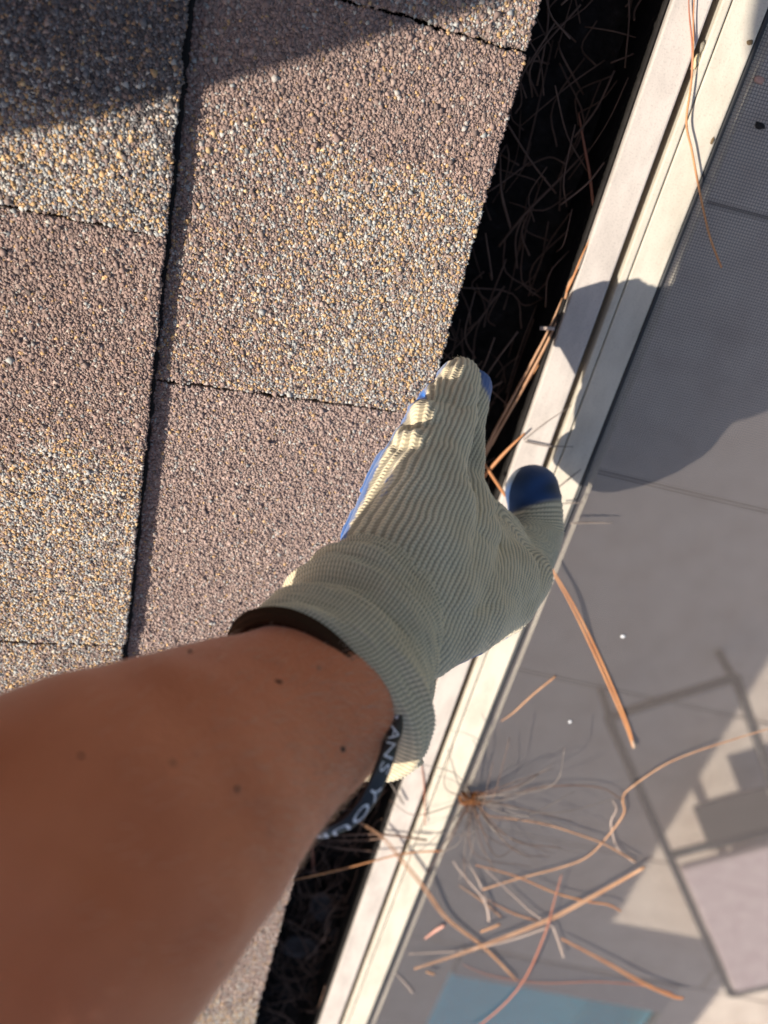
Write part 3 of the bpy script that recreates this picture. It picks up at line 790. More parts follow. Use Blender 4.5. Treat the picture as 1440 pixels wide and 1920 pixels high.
for p, q, wd, amp in (((778, 770), (800, 766), 15, .0030), ((756, 822), (778, 818), 15, .0028), ((826, 704), (870, 690), 12, .0016), ((748, 868), (800, 868), 18, .0012), ((870, 800), (880, 790), 20, .0012)):
    d, t = seg_d(p, q); form += amp * np.exp(-(d / wd) ** 2)
fold = fold + form * seen
V2 = V + Nn * (disp + fold + lump * (1 - .5 * coat))[:, None]
me.vertices.foreach_set('co', V2.astype(np.float32).ravel()); me.update()
def add_attr(me, name, arr):
    a = me.attributes.new(name, 'FLOAT', 'POINT'); a.data.foreach_set('value', arr.astype(np.float32))
add_attr(me, 'soil', np.clip((dt < .034) * (.86 + .5 * nmid) + .25 * step(-np.linalg.norm(V - itip, axis=1), -.018, .002), 0, 1)); add_attr(me, 'coat', coat); add_attr(me, 'rib', (rib + .55) / 1.55); add_attr(me, 'stitch', stitch * .5 + .5)  # grime on the thumb cap, raised to paint its shadow into the colour

m_glove, nt_, b_ = mat_base('knit_glove', (.6, .56, .46), .9, .15)
b_.inputs['Sheen Weight'].default_value = .3; b_.inputs['Sheen Roughness'].default_value = .6
def attr(nt, name):
    a = N(nt, 'ShaderNodeAttribute', attribute_name=name); return a.outputs['Fac']
tc = N(nt_, 'ShaderNodeTexCoord')
nz = N(nt_, 'ShaderNodeTexNoise'); nz.inputs['Scale'].default_value = 45; nz.inputs['Detail'].default_value = 6
nt_.links.new(tc.outputs['Object'], nz.inputs['Vector'])
cr = N(nt_, 'ShaderNodeValToRGB'); cr.color_ramp.elements[0].position = .3; cr.color_ramp.elements[0].color = (.80, .655, .405, 1)
cr.color_ramp.elements[1].position = .65; cr.color_ramp.elements[1].color = (.92, .77, .50, 1)
nt_.links.new(nz.outputs['Fac'], cr.inputs[0])
# yarn: shade in the gaps between the ribs is painted as darker colour
gap = N(nt_, 'ShaderNodeMapRange'); gap.inputs[1].default_value = .0; gap.inputs[2].default_value = .55; gap.inputs[3].default_value = .52; gap.inputs[4].default_value = 1
nt_.links.new(attr(nt_, 'rib'), gap.inputs[0])
gap2 = N(nt_, 'ShaderNodeMapRange'); gap2.inputs[1].default_value = 0; gap2.inputs[2].default_value = .7; gap2.inputs[3].default_value = .74; gap2.inputs[4].default_value = 1
nt_.links.new(attr(nt_, 'stitch'), gap2.inputs[0])
gm = N(nt_, 'ShaderNodeMath', operation='MULTIPLY'); nt_.links.new(gap.outputs[0], gm.inputs[0]); nt_.links.new(gap2.outputs[0], gm.inputs[1])
mul = N(nt_, 'ShaderNodeMix', data_type='RGBA', blend_type='MULTIPLY'); mul.inputs[0].default_value = 1
nt_.links.new(cr.outputs[0], mul.inputs[6]); nt_.links.new(gm.outputs[0], mul.inputs[7])
soil_shade = N(nt_, 'ShaderNodeMix', data_type='RGBA'); soil_shade.inputs[6].default_value = (.028, .13, .42, 1); soil_shade.inputs[7].default_value = (.010, .026, .055, 1)  # coat colour darkened by grime and painted shadow
nt_.links.new(attr(nt_, 'soil'), soil_shade.inputs[0])  # mask holds grime and the painted thumb cap shadow
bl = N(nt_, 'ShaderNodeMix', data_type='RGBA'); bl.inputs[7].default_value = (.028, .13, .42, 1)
nt_.links.new(soil_shade.outputs[2], bl.inputs[7]); nt_.links.new(attr(nt_, 'coat'), bl.inputs[0]); nt_.links.new(mul.outputs[2], bl.inputs[6]); nt_.links.new(bl.outputs[2], b_.inputs['Base Color'])
rr = N(nt_, 'ShaderNodeMapRange'); rr.inputs[3].default_value = .95; rr.inputs[4].default_value = .55
nt_.links.new(attr(nt_, 'coat'), rr.inputs[0]); nt_.links.new(rr.outputs[0], b_.inputs['Roughness'])
fz = N(nt_, 'ShaderNodeTexNoise'); fz.inputs['Scale'].default_value = 1800; fz.inputs['Detail'].default_value = 2; nt_.links.new(tc.outputs['Object'], fz.inputs['Vector'])
bp = N(nt_, 'ShaderNodeBump'); bp.inputs['Strength'].default_value = .35; bp.inputs['Distance'].default_value = .0003
nt_.links.new(fz.outputs['Fac'], bp.inputs['Height']); nt_.links.new(bp.outputs['Normal'], b_.inputs['Normal'])
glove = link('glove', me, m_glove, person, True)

# loose fibres standing off the knit
mb = MB(); pk = rng.choice(np.where(coat < .2)[0], 11000)
for i in pk:
    d = Nn[i] * rng.uniform(.3, 1) + rng.normal(0, .6, 3); d /= np.linalg.norm(d); L = rng.uniform(.0008, .0022)
    p = V2[i]; e = p + d * L; s_ = np.cross(d, [.3, .5, .8]); s_ /= np.linalg.norm(s_)
    mb.add([p + s_ * .00003, p - s_ * .00003, e], [(0, 1, 2)])
m_fib, _, _ = mat_base('glove_fibre', (.78, .66, .47), .9, .1)
mb.build('fibres', m_fib, glove)['kind'] = 'stuff'
# cuff: rings from the hem to the back of the hand
rings = [(555, 1290, .2960, 154, 0), (558, 1288, .2975, 164, 0), (567, 1284, .3005, 166, 8), (594, 1278, .304, 170, 72), (616, 1258, .310, 168, 72), (638, 1234, .318, 156, 46),
         (662, 1204, .327, 156, 18), (684, 1170, .335, 147, 6), (702, 1140, .342, 138, 0), (718, 1118, .348, 126, 0), (730, 1096, .354, 104, 0)]
cen = catmull([C(a, b, c) for a, b, c, d, e in rings], 16)
rad = catmull([(d / FPX * c * SC, e / FPX * c * SC, 0) for a, b, c, d, e in rings], 16)
NA = 900
n_r = len(cen)
ang = np.linspace(0, 2 * np.pi, NA, endpoint=False)
ax = cen[-1] - cen[0]; ax /= np.linalg.norm(ax)
bx = V3((.707, .707, 0)); bx -= ax * (bx @ ax); bx /= np.linalg.norm(bx)     # lower right of the picture at angle 0
by = np.cross(ax, bx)
sl = np.concatenate([[0], np.cumsum(np.linalg.norm(np.diff(cen, axis=0), axis=1))])
# resample rows densely
rows = 170
sv = np.linspace(0, sl[-1], rows)
cen = np.stack([np.interp(sv, sl, cen[:, k]) for k in range(3)], 1); rad = np.stack([np.interp(sv, sl, rad[:, k]) for k in range(2)], 1)
AA, SS = np.meshgrid(ang, sv)
bul = np.clip(.15 + .85 * np.cos(AA - .32), 0, 1) ** 1.6
RR = rad[:, :1] + rad[:, 1:2] * bul
# folds around the wrist, strongest on the upper side
q_ = SS / sl[-1] + .035 * np.sin(AA * 1.0 + 1.0) + .02 * np.sin(AA * 2.3 + .4)
RR = RR + (.0038 * np.exp(-((q_ - .30) / .060) ** 2) - .0042 * np.exp(-((q_ - .45) / .050) ** 2) + .0044 * np.exp(-((q_ - .62) / .075) ** 2) - .0012 * np.exp(-((q_ - .17) / .04) ** 2)) * (.62 + .38 * np.cos(AA - 2.2))
RR = RR + .0042 * (vnoise(AA * .9, SS * 110, 1.6, 14) - .5) * np.clip(SS / .012, 0, 1) + .0014 * (vnoise(AA * 1.0, SS * 200, 3.5, 15) - .5) * np.clip(SS / .012, 0, 1)
RR = RR + .0010 * (vnoise(AA * 1.2, SS * 60, 1.0, 4) - .5)
ribs = np.cos(AA * 124 + .6 * np.sin(SS * 180)); ribc = np.maximum(ribs, -.6)
st = np.cos(SS / .0017 * 2 * np.pi + 2.2 * np.abs(np.sin(AA * 62)))
RR = RR + .00028 * ribc + .00028 * st
Pc = cen[:, None, :] + RR[..., None] * (np.cos(AA)[..., None] * bx + np.sin(AA)[..., None] * by)
inner = cen[:, None, :] + (RR[..., None] - .0022) * (np.cos(AA)[..., None] * bx + np.sin(AA)[..., None] * by)
nhem = 13
def grid_faces(nr, nc, off=0, flip=False):
    i, j = np.meshgrid(np.arange(nr - 1), np.arange(nc), indexing='ij')
    a = i * nc + j; b = i * nc + (j + 1) % nc; c = (i + 1) * nc + (j + 1) % nc; d = (i + 1) * nc + j
    F = np.stack([a, b, c, d], -1).reshape(-1, 4) + off
    return F[:, ::-1] if flip else F
def shell(P, Q, name, mat, ribv, stv, parent):
    nr = len(P); Vs = np.vstack([P.reshape(-1, 3), Q.reshape(-1, 3)])
    off = nr * NA
    j = np.arange(NA); cap = np.stack([j, off + j, off + (j + 1) % NA, (j + 1) % NA], 1)
    Fs = np.vstack([grid_faces(nr, NA), grid_faces(nr, NA, off, True), cap])
    me = mesh_np(name, Vs, Fs)
    add_attr(me, 'rib', np.concatenate([ribv.ravel(), ribv.ravel()])); add_attr(me, 'stitch', np.concatenate([stv.ravel(), stv.ravel()])); add_attr(me, 'coat', np.zeros(len(Vs)))
    return link(name, me, mat, parent, True)
rv = (ribc + .6) / 1.6; sv_ = st * .5 + .5
shell(Pc[nhem:], inner[nhem:], 'cuff', m_glove, rv[nhem:], sv_[nhem:], glove)
m_hem, nt_, b_ = mat_base('brown_hem', (.055, .026, .012), .9, .1)
b_.inputs['Sheen Weight'].default_value = .0
rel = cen[:nhem + 1, None, :] + (RR[:nhem + 1, :, None] + .0006 - .0009 * np.clip(1 - SS[:nhem + 1, :, None] / .003, 0, 1)) * (np.cos(AA[:nhem + 1])[..., None] * bx + np.sin(AA[:nhem + 1])[..., None] * by)
relq = rel - .0024 * (np.cos(AA[:nhem + 1])[..., None] * bx + np.sin(AA[:nhem + 1])[..., None] * by)
shell(rel, relq, 'hem', m_hem, rv[:nhem + 1], sv_[:nhem + 1], glove)

# ---- fine hair on the forearm
m_fuzz, nt_, b_ = mat_base('arm_hair', (.86, .60, .42), .5, .4)
V = np.empty(len(person.data.vertices) * 3, dtype=np.float32); person.data.vertices.foreach_get('co', V); V = V.reshape(-1, 3).astype(float)
Nn = np.empty(len(person.data.vertices) * 3, dtype=np.float32); person.data.vertices.foreach_get('normal', Nn); Nn = Nn.reshape(-1, 3).astype(float)
loc = (V - CAM) @ R; pxy = loc[:, :2] / loc[:, 2:3] * FPX + np.array([CX, CY])
okv = np.where((loc[:, 2] > .15) & (loc[:, 2] < .32) & (pxy[:, 0] > 150) & (pxy[:, 0] < 740) & (pxy[:, 1] > 1150) & (pxy[:, 1] < 1950))[0]
wgt = np.exp(-((pxy[okv, 0] - 640) / 170) ** 2 - ((pxy[okv, 1] - 1430) / 190) ** 2) + .05
pick = rng.choice(okv, 2600, p=wgt / wgt.sum())
mb = MB()
adir = C(640, 1400, .30) - C(420, 1400, .25); adir /= np.linalg.norm(adir)
for i in pick:
    n_ = Nn[i]; t = adir - n_ * (adir @ n_); t /= np.linalg.norm(t)
    s = np.cross(n_, t); d = t * rng.uniform(.8, 1) + s * rng.normal(0, .28) + n_ * rng.uniform(.15, .5); d /= np.linalg.norm(d)
    L = rng.uniform(.003, .008); p = V[i] + t * rng.normal(0, .002) + s * rng.normal(0, .002)
    q = p + d * L * .5; e = q + (d - n_ * .35 + s * rng.normal(0, .15)) * L * .5
    mb.add(*tube_vf(np.array([p - n_ * .0003, q, e]), [.00006, .00005, .000012], 3))
fz = mb.build('arm_hair', m_fuzz, person); fz['kind'] = 'stuff'

# ------------------------------------------------------------------ wristband
m_rub, nt_, b_ = mat_base('black_rubber', (.022, .022, .024), .30, .6)
m_let, _, _ = mat_base('white_print', (.86, .88, .90), .5)
path = [(560, 1260, .33), (690, 1290, .320), (727, 1340, .292), (716, 1395, .278), (699, 1446, .270), (676, 1494, .265), (645, 1531, .262), (610, 1549, .262), (576, 1551, .264), (536, 1533, .270), (505, 1480, .290), (480, 1400, .310), (500, 1310, .33)]
cp = catmull([C(*p) for p in path] + [C(*path[0])], 12)[:-1]
wlen = .0054; thk = .0024
npth = len(cp)
tan = np.roll(cp, -1, 0) - np.roll(cp, 1, 0); tan /= np.linalg.norm(tan, axis=1)[:, None]
cmid = cp.mean(0)
bax = V3((-.30, .10, -.95)); bax /= np.linalg.norm(bax)              # axis of the loop, towards the elbow
rad_ = cp - cmid; rad_ -= (rad_ @ bax)[:, None] * bax; rad_ /= np.linalg.norm(rad_, axis=1)[:, None]
pn = np.cross(tan, bax); pn /= np.linalg.norm(pn, axis=1)[:, None]
pn *= np.sign((pn * rad_).sum(1))[:, None]
waxs = .74 * pn - .62 * bax                                       # the band flares: its far edge stands out from the wrist
waxs -= (waxs * tan).sum(1)[:, None] * tan; waxs /= np.linalg.norm(waxs, axis=1)[:, None]
outn = np.cross(tan, waxs); outn /= np.linalg.norm(outn, axis=1)[:, None]
outn *= np.sign((outn * (pn + bax)).sum(1))[:, None]
prof = [(0, -.5), (.12, -.9), (.5, -1), (.88, -.9), (1, -.5), (1, .5), (.88, .9), (.5, 1), (.12, .9), (0, .5)]
Vb = np.stack([cp + waxs * (q * wlen) + outn * (h_ * thk / 2) for q, h_ in prof], 1)
nc = len(prof); Fb = []
for i in range(npth):
    for k in range(nc):
        i2 = (i + 1) % npth; k2 = (k + 1) % nc
        Fb.append((i * nc + k, i2 * nc + k, i2 * nc + k2, i * nc + k2))
me = mesh_py('wristband', Vb.reshape(-1, 3), Fb)
bm = bmesh.new(); bm.from_mesh(me); bmesh.ops.recalc_face_normals(bm, faces=bm.faces[:]); bm.to_mesh(me); bm.free()
band = link('wristband', me, m_rub, None, True)
tag(band, 'black rubber wristband with white capital letters hanging off the bare wrist', 'wristband')
# lettering bent round the band
cu = bpy.data.curves.new('lettering', 'FONT'); cu.body = 'TRANS YOUR'; cu.size = 1.0; cu.space_character = 1.12; cu.resolution_u = 3; cu.fill_mode = 'BOTH'; cu.extrude = .0
to = bpy.data.objects.new('tmp', cu); col.objects.link(to)
lm = bpy.data.meshes.new_from_object(to.evaluated_get(bpy.context.evaluated_depsgraph_get()))
bpy.data.objects.remove(to)
bm = bmesh.new(); bm.from_mesh(lm)
bmesh.ops.triangulate(bm, faces=bm.faces[:])
bmesh.ops.subdivide_edges(bm, edges=[e for e in bm.edges if e.calc_length() > .15], cuts=2, use_grid_fill=False)
bm.to_mesh(lm); bm.free()
arc = np.concatenate([[0], np.cumsum(np.linalg.norm(np.diff(cp, axis=0), axis=1))])
LV = np.array([v.co[:] for v in lm.vertices])
x0, x1 = LV[:, 0].min(), LV[:, 0].max()
s0 = arc[12 * 2 - 2]; s1 = arc[12 * 8 - 2]
hgt = LV[:, 1].max()
for v, q in zip(lm.vertices, LV):
    s = s0 + (q[0] - x0) / (x1 - x0) * (s1 - s0)
    p = np.array([np.interp(s, arc, cp[:, k]) for k in range(3)]); on = np.array([np.interp(s, arc, outn[:, k]) for k in range(3)]); on /= np.linalg.norm(on)
    wx = np.array([np.interp(s, arc, waxs[:, k]) for k in range(3)]); wx /= np.linalg.norm(wx)
    v.co = p + wx * (wlen * (.28 + .58 * q[1] / hgt)) + on * (thk / 2 * .98 + .00025)
link('lettering', lm, m_let, band)

# ------------------------------------------------------------------ the phone that takes the picture (behind the camera)
m_phone, _, _ = mat_base('phone_body', (.03, .03, .035), .3, .5)
def camo(name, x0, x1, y0, y1, z0, z1, bev, mat, parent=None):
    me = box_mesh(name, x0, x1, y0, y1, z0, z1, bev, 3)
    me.transform(Matrix(((R[0][0], R[0][1], R[0][2], CAM[0]), (R[1][0], R[1][1], R[1][2], CAM[1]), (R[2][0], R[2][1], R[2][2], CAM[2]), (0, 0, 0, 1))))
    me.flip_normals() if np.linalg.det(R) < 0 else None
    return link(name, me, mat, parent)
ph_ = camo('phone', -.058, .016, -.018, .132, -.0155, -.0075, .003, m_phone)
tag(ph_, 'dark phone held over the roof in the right hand', 'phone')
camo('camera_bump', -.024, .012, -.012, .024, -.0074, -.0052, .0009, m_phone, ph_)

# ------------------------------------------------------------------ pine needles
def needle_mat(name, c0, c1):
    m, nt, b = mat_base(name, c0, .5, .35)
    noise_mix(nt, b, [(.3, c0), (.7, c1)], 55, detail=3, bump=.3, bscale=700)
    return m
m_need = needle_mat('dry_needle', (.40, .20, .10), (.56, .32, .18))
m_need_o = needle_mat('orange_needle', (.50, .20, .075), (.62, .30, .13))
m_need_r = needle_mat('red_needle', (.38, .13, .075), (.46, .18, .10))
m_need_g = needle_mat('grey_needle', (.16, .13, .11), (.30, .24, .20))
m_need_p = needle_mat('pale_needle', (.46, .34, .27), (.58, .45, .37))
m_need_d = needle_mat('dark_needle', (.12, .065, .042), (.22, .125, .08))
m_sheath = needle_mat('needle_sheath', (.36, .24, .16), (.52, .40, .30))
NG = 'dry pine needles'
def npath(pts, Z):
    out = []
    for i, p in enumerate(pts):
        z = p[2] if len(p) > 2 else Z
        out.append(onZ(p[0], p[1], z))
    return out
def needle(pts, mat, label, r=.00062, Z=ZS + .0016, pair=False, sheath=False, cat='pine needle', tipfirst=True):
    P = catmull(npath(pts, Z), 6)
    n = len(P)
    t = np.linspace(0, 1, n)
    prof = r * np.clip(.45 + 1.2 * np.minimum(t, .5), .4, 1.0) if tipfirst else np.full(n, r)
    V, F = tube_vf(P, prof, 6, .75)
    if not pair and not sheath:
        mb = MB(); mb.add(V, F); o = mb.build('pine_needle', mat)
    else:
        o = empty('pine_needle_bundle', tuple(P[-1]))
        mb = MB(); mb.add(V, F); mb.build('needle', mat, o)
        if pair:
            d = P[-1] - P[0]; sdv = np.cross(d, [0, 0, 1]); sdv /= np.linalg.norm(sdv)
            off = (np.sin(np.clip(t, 0, 1) * np.pi * .95 + .15))[:, None] * sdv * r * 2.0 + sdv * r * .9 + np.array([0, 0, .0004])
            V, F = tube_vf(P + off, prof * .92, 6, .75)
            mb = MB(); mb.add(V, F); mb.build('needle', mat, o)
        if sheath:
            e = P[-1]; d = P[-1] - P[-3]; d /= np.linalg.norm(d)
            V, F = tube_vf(np.array([e - d * .007, e - d * .003, e, e + d * .0012]), [r * 1.4, r * 1.7, r * 1.8, r * 1.1], 8)
            mb = MB(); mb.add(V, F); mb.build('sheath', m_sheath, o)
    tag(o, label, cat, NG)
    return o

Zt = ZS + .0016
needle([(1035, 1065, ZR + .004), (1075, 1132, ZR + .003), (1112, 1205, Zt), (1150, 1290, Zt), (1178, 1360, Zt), (1189, 1400, Zt + .002)], m_need_o, 'long orange needle pair slanting from the glove thumb down the open screen', .00095, pair=True, sheath=True)
needle([(1500, 1352), (1440, 1367), (1383, 1384), (1303, 1410), (1243, 1436), (1178, 1481), (1168, 1501), (1170, 1525), (1142, 1565), (1102, 1606), (1053, 1626), (969, 1648), (905, 1668)], m_need, 'very long curved needle looping in from the right edge of the screen', .0009, Z=Zt + .003)
needle([(1148, 1501), (1156, 1517), (1146, 1541), (1150, 1569), (1160, 1593), (1190, 1618)], m_need_p, 'short pale hooked needle beside the loop of the longest curved needle', .0007, Z=Zt + .001)
needle([(776, 1816), (860, 1788), (916, 1767), (1025, 1724), (1098, 1686), (1160, 1652), (1208, 1625, Zt + .008)], m_need, 'thick straight tan needle pair lying across the lower screen', .00092, Z=Zt + .007, pair=True, sheath=False)
needle([(765, 1789), (860, 1783), (950, 1765), (1030, 1738)], m_need_p, 'pale needle just above the left end of the thick straight pair', .0008, Z=Zt + .003)
needle([(1053, 1759), (1142, 1805), (1206, 1841), (1262, 1866), (1282, 1871)], m_need_o, 'bright orange needle pair near the bottom right above the pool', .0010, Z=Zt + .004, pair=True)
needle([(868, 1809), (920, 1829), (1013, 1843), (1122, 1841), (1214, 1849), (1262, 1862)], m_need_r, 'thin red needle running level over the pool water', .0006)
needle([(1053, 1640), (1037, 1698), (1025, 1742), (993, 1819), (957, 1871), (904, 1919), (870, 1940)], m_need_r, 'reddish needle curving down to the bottom edge across the pool', .00095, Z=Zt + .010)
needle([(892, 1622), (965, 1642), (1041, 1674), (1102, 1690), (1140, 1696), (1164, 1708)], m_need_o, 'orange brown needle with a bent knobbed end above the thick pair', .00095, Z=Zt + .005)
needle([(850, 1615), (860, 1630), (884, 1658), (904, 1682), (914, 1705), (917, 1728)], m_need_p, 'pale needle bending down beside the frame below the brown bud', .0010, Z=Zt + .006)
needle([(878, 1620), (896, 1648), (912, 1690)], m_need_p, 'short pale needle next to the bent one beside the frame', .0008, Z=Zt + .003)
needle([(910, 1630), (961, 1678), (1001, 1714), (1033, 1734), (1045, 1759), (1057, 1795)], m_need_p, 'pale needle with a drooping end crossing under the thick pair', .00095, Z=Zt + .004)
needle([(655, 1530, ZR + .012), (715, 1566, ZR + .010), (754, 1610, ZR + .008), (798, 1664, ZR + .006), (841, 1722, Zt + .004), (906, 1773, Zt + .002), (968, 1836, Zt + .001)], m_need, 'long needle pair laid from the gutter over the frame to the lower screen', .0009, pair=True)
needle([(902, 1747), (938, 1733)], m_need, 'tan needle stub left of the thick straight pair', .0014, Z=Zt + .006, tipfirst=False)
needle([(797, 1760), (818, 1744), (833, 1735)], needle_mat('pink_chip', (.62, .30, .22), (.70, .40, .30)), 'pinkish bark chip on the screen close to the frame', .0019, Z=Zt + .003, cat='bark chip')
needle([(915, 1688), (961, 1712), (1009, 1727)], m_need_o, 'thin orange needle under the drooping pale needle', .0007)
needle([(742, 1826), (760, 1844), (774, 1862)], m_need_p, 'short pale needle by the frame near the bottom edge', .0009)
needle([(800, 1822), (815, 1827)], m_need, 'tiny tan stub below the left end of the thick pair', .0015, Z=Zt + .004, tipfirst=False)
needle([(940, 1352), (962, 1337), (1000, 1302), (1042, 1268)], m_need, 'short needle alone on the screen beside the frame below the glove', .0009)
needle([(920, 1509), (981, 1483), (1053, 1473), (1126, 1477), (1166, 1499)], m_need_d, 'thin arched needle from the brown bud to the loop', .00055, Z=Zt + .004)
needle([(908, 1529), (961, 1535), (1029, 1547), (1086, 1565), (1134, 1583), (1192, 1616)], m_need, 'needle fanning right from below the brown bud', .0009, Z=Zt + .005)
needle([(860, 1660), (905, 1690), (940, 1720)], m_need, 'tan needle half hidden below the pale bent one', .0008)
# over the gutter and the frame
ZG = ZR + .004
needle([(500, 1660, -.02), (570, 1646, -.03), (632, 1632, ZR + .02), (697, 1615, ZR + .012), (760, 1600, ZR + .006), (830, 1595, ZR + .004)], m_need_o, 'long needle bridging the gutter from the shingles to the frame', .0009)
needle([(560, 1566, ZR - .01), (640, 1566, ZR), (712, 1564, ZR + .004), (800, 1575, ZR + .004)], m_need_d, 'brown needle across the gutter just under the wristband', .0011)
needle([(578, 1580, ZR - .008), (640, 1590, ZR - .004), (706, 1597, ZR + .002)], m_need_d, 'second brown needle across the gutter under the wristband', .0011)
needle([(600, 1575, ZR - .006), (680, 1575, ZR - .003), (720, 1571, ZR + .003)], m_need_d, 'third brown needle across the gutter under the wristband', .0010)
needle([(585, 1588, ZR - .004), (586, 1600, ZR - .02), (588, 1640, ZR - .05)], m_need_r, 'reddish needle end poking up out of the lower gutter', .0014)
needle([(729, 1462, ZR - .002), (742, 1484, ZR + .004), (757, 1508, ZR + .004)], m_need_g, 'grey needle tip on the frame edge below the glove cuff', .0009)
needle([(783, 1405), (793, 1450), (796, 1494), (797, 1548)], m_need_r, 'thin pinkish needle lying along the groove of the frame below the cuff', .0005, Z=ZR + .001)
needle([(1090, 880), (1068, 897), (1048, 913)], m_need_g, 'grey needle stub on the shaded frame right of the thumb', .0006, Z=ZR + .001)
needle([(1150, 981), (1110, 980), (1070, 981)], m_need_g, 'dark needle stub level across the spline right of the thumb', .0008, Z=ZR + .003)
needle([(1094, 942), (1075, 943), (1055, 944)], m_need_g, 'faint grey needle stub on the frame just right of the thumb', .0005, Z=ZR + .001)
needle([(1303, -30), (1300, 30), (1300, 84), (1296, 156), (1287, 229), (1297, 281), (1311, 354, ZR + .002), (1330, 440, Zt), (1353, 502, Zt)], m_need_o, 'long bent orange needle lying over the top of the frame', .00062, Z=ZR + .003)
needle([(1292, -30), (1292, 20), (1298, 90), (1296, 160)], m_need_r, 'thin red needle alongside the long bent one at the top of the frame', .00045, Z=ZR + .003)
needle([(1085, 212, ZR - .03), (1095, 270, ZR - .025), (1106, 330, ZR - .018), (1116, 420, ZR - .008)], m_need_r, 'dull red needle standing in the gutter shade near the top', .0009)
needle([(1105, 278, ZR - .035), (1040, 345, ZR - .03), (985, 400, ZR - .03), (935, 462, ZR - .04)], m_need_d, 'dark needle slanting through the gutter shade near the top', .0009)
needle([(938, 290, ZR - .03), (940, 360, ZR - .03), (958, 430, ZR - .035)], m_need_d, 'dark needle hanging from the shingle edge into the gutter', .0009)
needle([(1112, 436, ZR - .004), (1092, 478, ZR + .001), (1075, 520, ZR + .001), (1062, 548, ZR - .001)], m_need_o, 'bright needle along the inner edge of the frame above the finger shadow', .0007)
needle([(1085, 505, ZR - .002), (1068, 530, ZR - .002), (1060, 560, ZR - .004)], m_need, 'pale needle end beside the bright one on the inner frame edge', .0009)
needle([(1012, 615, ZR - .003), (1040, 616, ZR - .001)], m_need_p, 'pale needle stub sticking out level from the inner frame edge', .0012, tipfirst=False)
needle([(1058, 560, ZR - .006), (1034, 625, ZR - .004), (985, 720, ZR - .003), (935, 808, ZR - .004), (905, 862, ZR - .005)], m_need, 'long tan needle along the inner frame edge above the thumb', .0011, pair=True)
needle([(1045, 640, ZR - .012), (1000, 700, ZR - .010), (955, 770, ZR - .010), (922, 835, ZR - .011)], m_need_o, 'brown needle just inside the long tan pair in the gutter', .0009)
needle([(984, 812, ZR + .006), (950, 845, ZR + .004), (922, 876, ZR + .002), (896, 908, ZR)], m_need_o, 'bright orange needle crossing between finger and thumb', .0013)
needle([(902, 858, ZR + .002), (920, 888, ZR + .004), (948, 930, ZR + .004)], m_need_o, 'short orange needle crossed over another between finger and thumb', .0011)
needle([(1065, 765, ZR + .001), (1020, 795, ZR + .0025), (982, 825, ZR + .002)], m_need_g, 'thin grey needle on the sunlit frame above the thumb', .0004)
needle([(1075, 838, ZR + .001), (1025, 836, ZR + .002), (985, 828, ZR + .002)], m_need_g, 'dark crooked needle on the sunlit frame just above the thumb', .0006)

# litter of needles in the gutter shade: nobody could count it
mb = MB()
for i in range(460):
    y = rng.uniform(-.95, .18); x = rng.uniform(.004, XB0 - .006)
    a = rng.normal(math.pi / 2, .55) if rng.random() < .75 else rng.uniform(0, math.pi)
    L = rng.uniform(.02, .07); z = ZF + .045 + abs(rng.normal(0, .026))
    p0 = np.array([x, y, z]); d = np.array([math.cos(a), math.sin(a), rng.normal(0, .22)])
    p2 = p0 + d * L; p2[0] = np.clip(p2[0], .003, XB0 - .005); p1 = (p0 + p2) / 2 + rng.normal(0, .005, 3); p1[0] = np.clip(p1[0], .003, XB0 - .005)
    for q in (p0, p1, p2): q[2] = min(q[2], ZR - .008)
    mb.add(*tube_vf(catmull([p0, p1, p2], 4), rng.uniform(.0004, .0007), 5))
nl = mb.build('needle_litter', m_need_d, None)
tag(nl, 'tangle of dead brown pine needles in the shade of the gutter', 'debris', kind='stuff')
# dead leaves in the lower gutter
m_leaf, nt_, b_ = mat_base('dead_leaf', (.05, .042, .04), .8)
noise_mix(nt_, b_, [(.3, (.035, .03, .03)), (.7, (.10, .085, .08))], 90, bump=.5)
def leaf(p, L, W, yaw, tilt, mat, label, cat='dead leaf', group='dead leaves in the gutter', name='dead_leaf'):
    n = 9; V = []; F = []
    for i in range(n + 1):
        t = i / n; w_ = W * math.sin(math.pi * t ** .8) ** .9 + .0003
        for k in (-1, -.5, 0, .5, 1):
            V.append((t * L - L / 2, k * w_, .25 * W * (k * k) + .12 * L * (t - .5) ** 2 * 4 + .002 * math.sin(9 * t + 3 * k)))
    for i in range(n):
        for k in range(4): F.append((i * 5 + k, i * 5 + k + 1, (i + 1) * 5 + k + 1, (i + 1) * 5 + k))
    me = mesh_py(name, V, F)
    me.transform(Matrix.Translation(Vector(p)) @ Matrix.Rotation(yaw, 4, 'Z') @ Matrix.Rotation(tilt, 4, 'X'))
    o = link(name, me, mat, None, True); tag(o, label, cat, group)
    md = o.modifiers.new('t', 'SOLIDIFY'); md.thickness = .0003
    return o
leaf(onZ(600, 1690, ZR - .05), .05, .012, 1.9, .4, m_leaf, 'grey brown dead leaf lying in the gutter below the bridging needle')
leaf(onZ(565, 1770, ZR - .045), .045, .012, .5, -.5, m_leaf, 'curled dead leaf in the gutter near the bottom edge')
leaf(onZ(640, 1730, ZR - .055), .05, .010, 1.2, .7, m_leaf, 'narrow dead leaf in the gutter against the frame side')

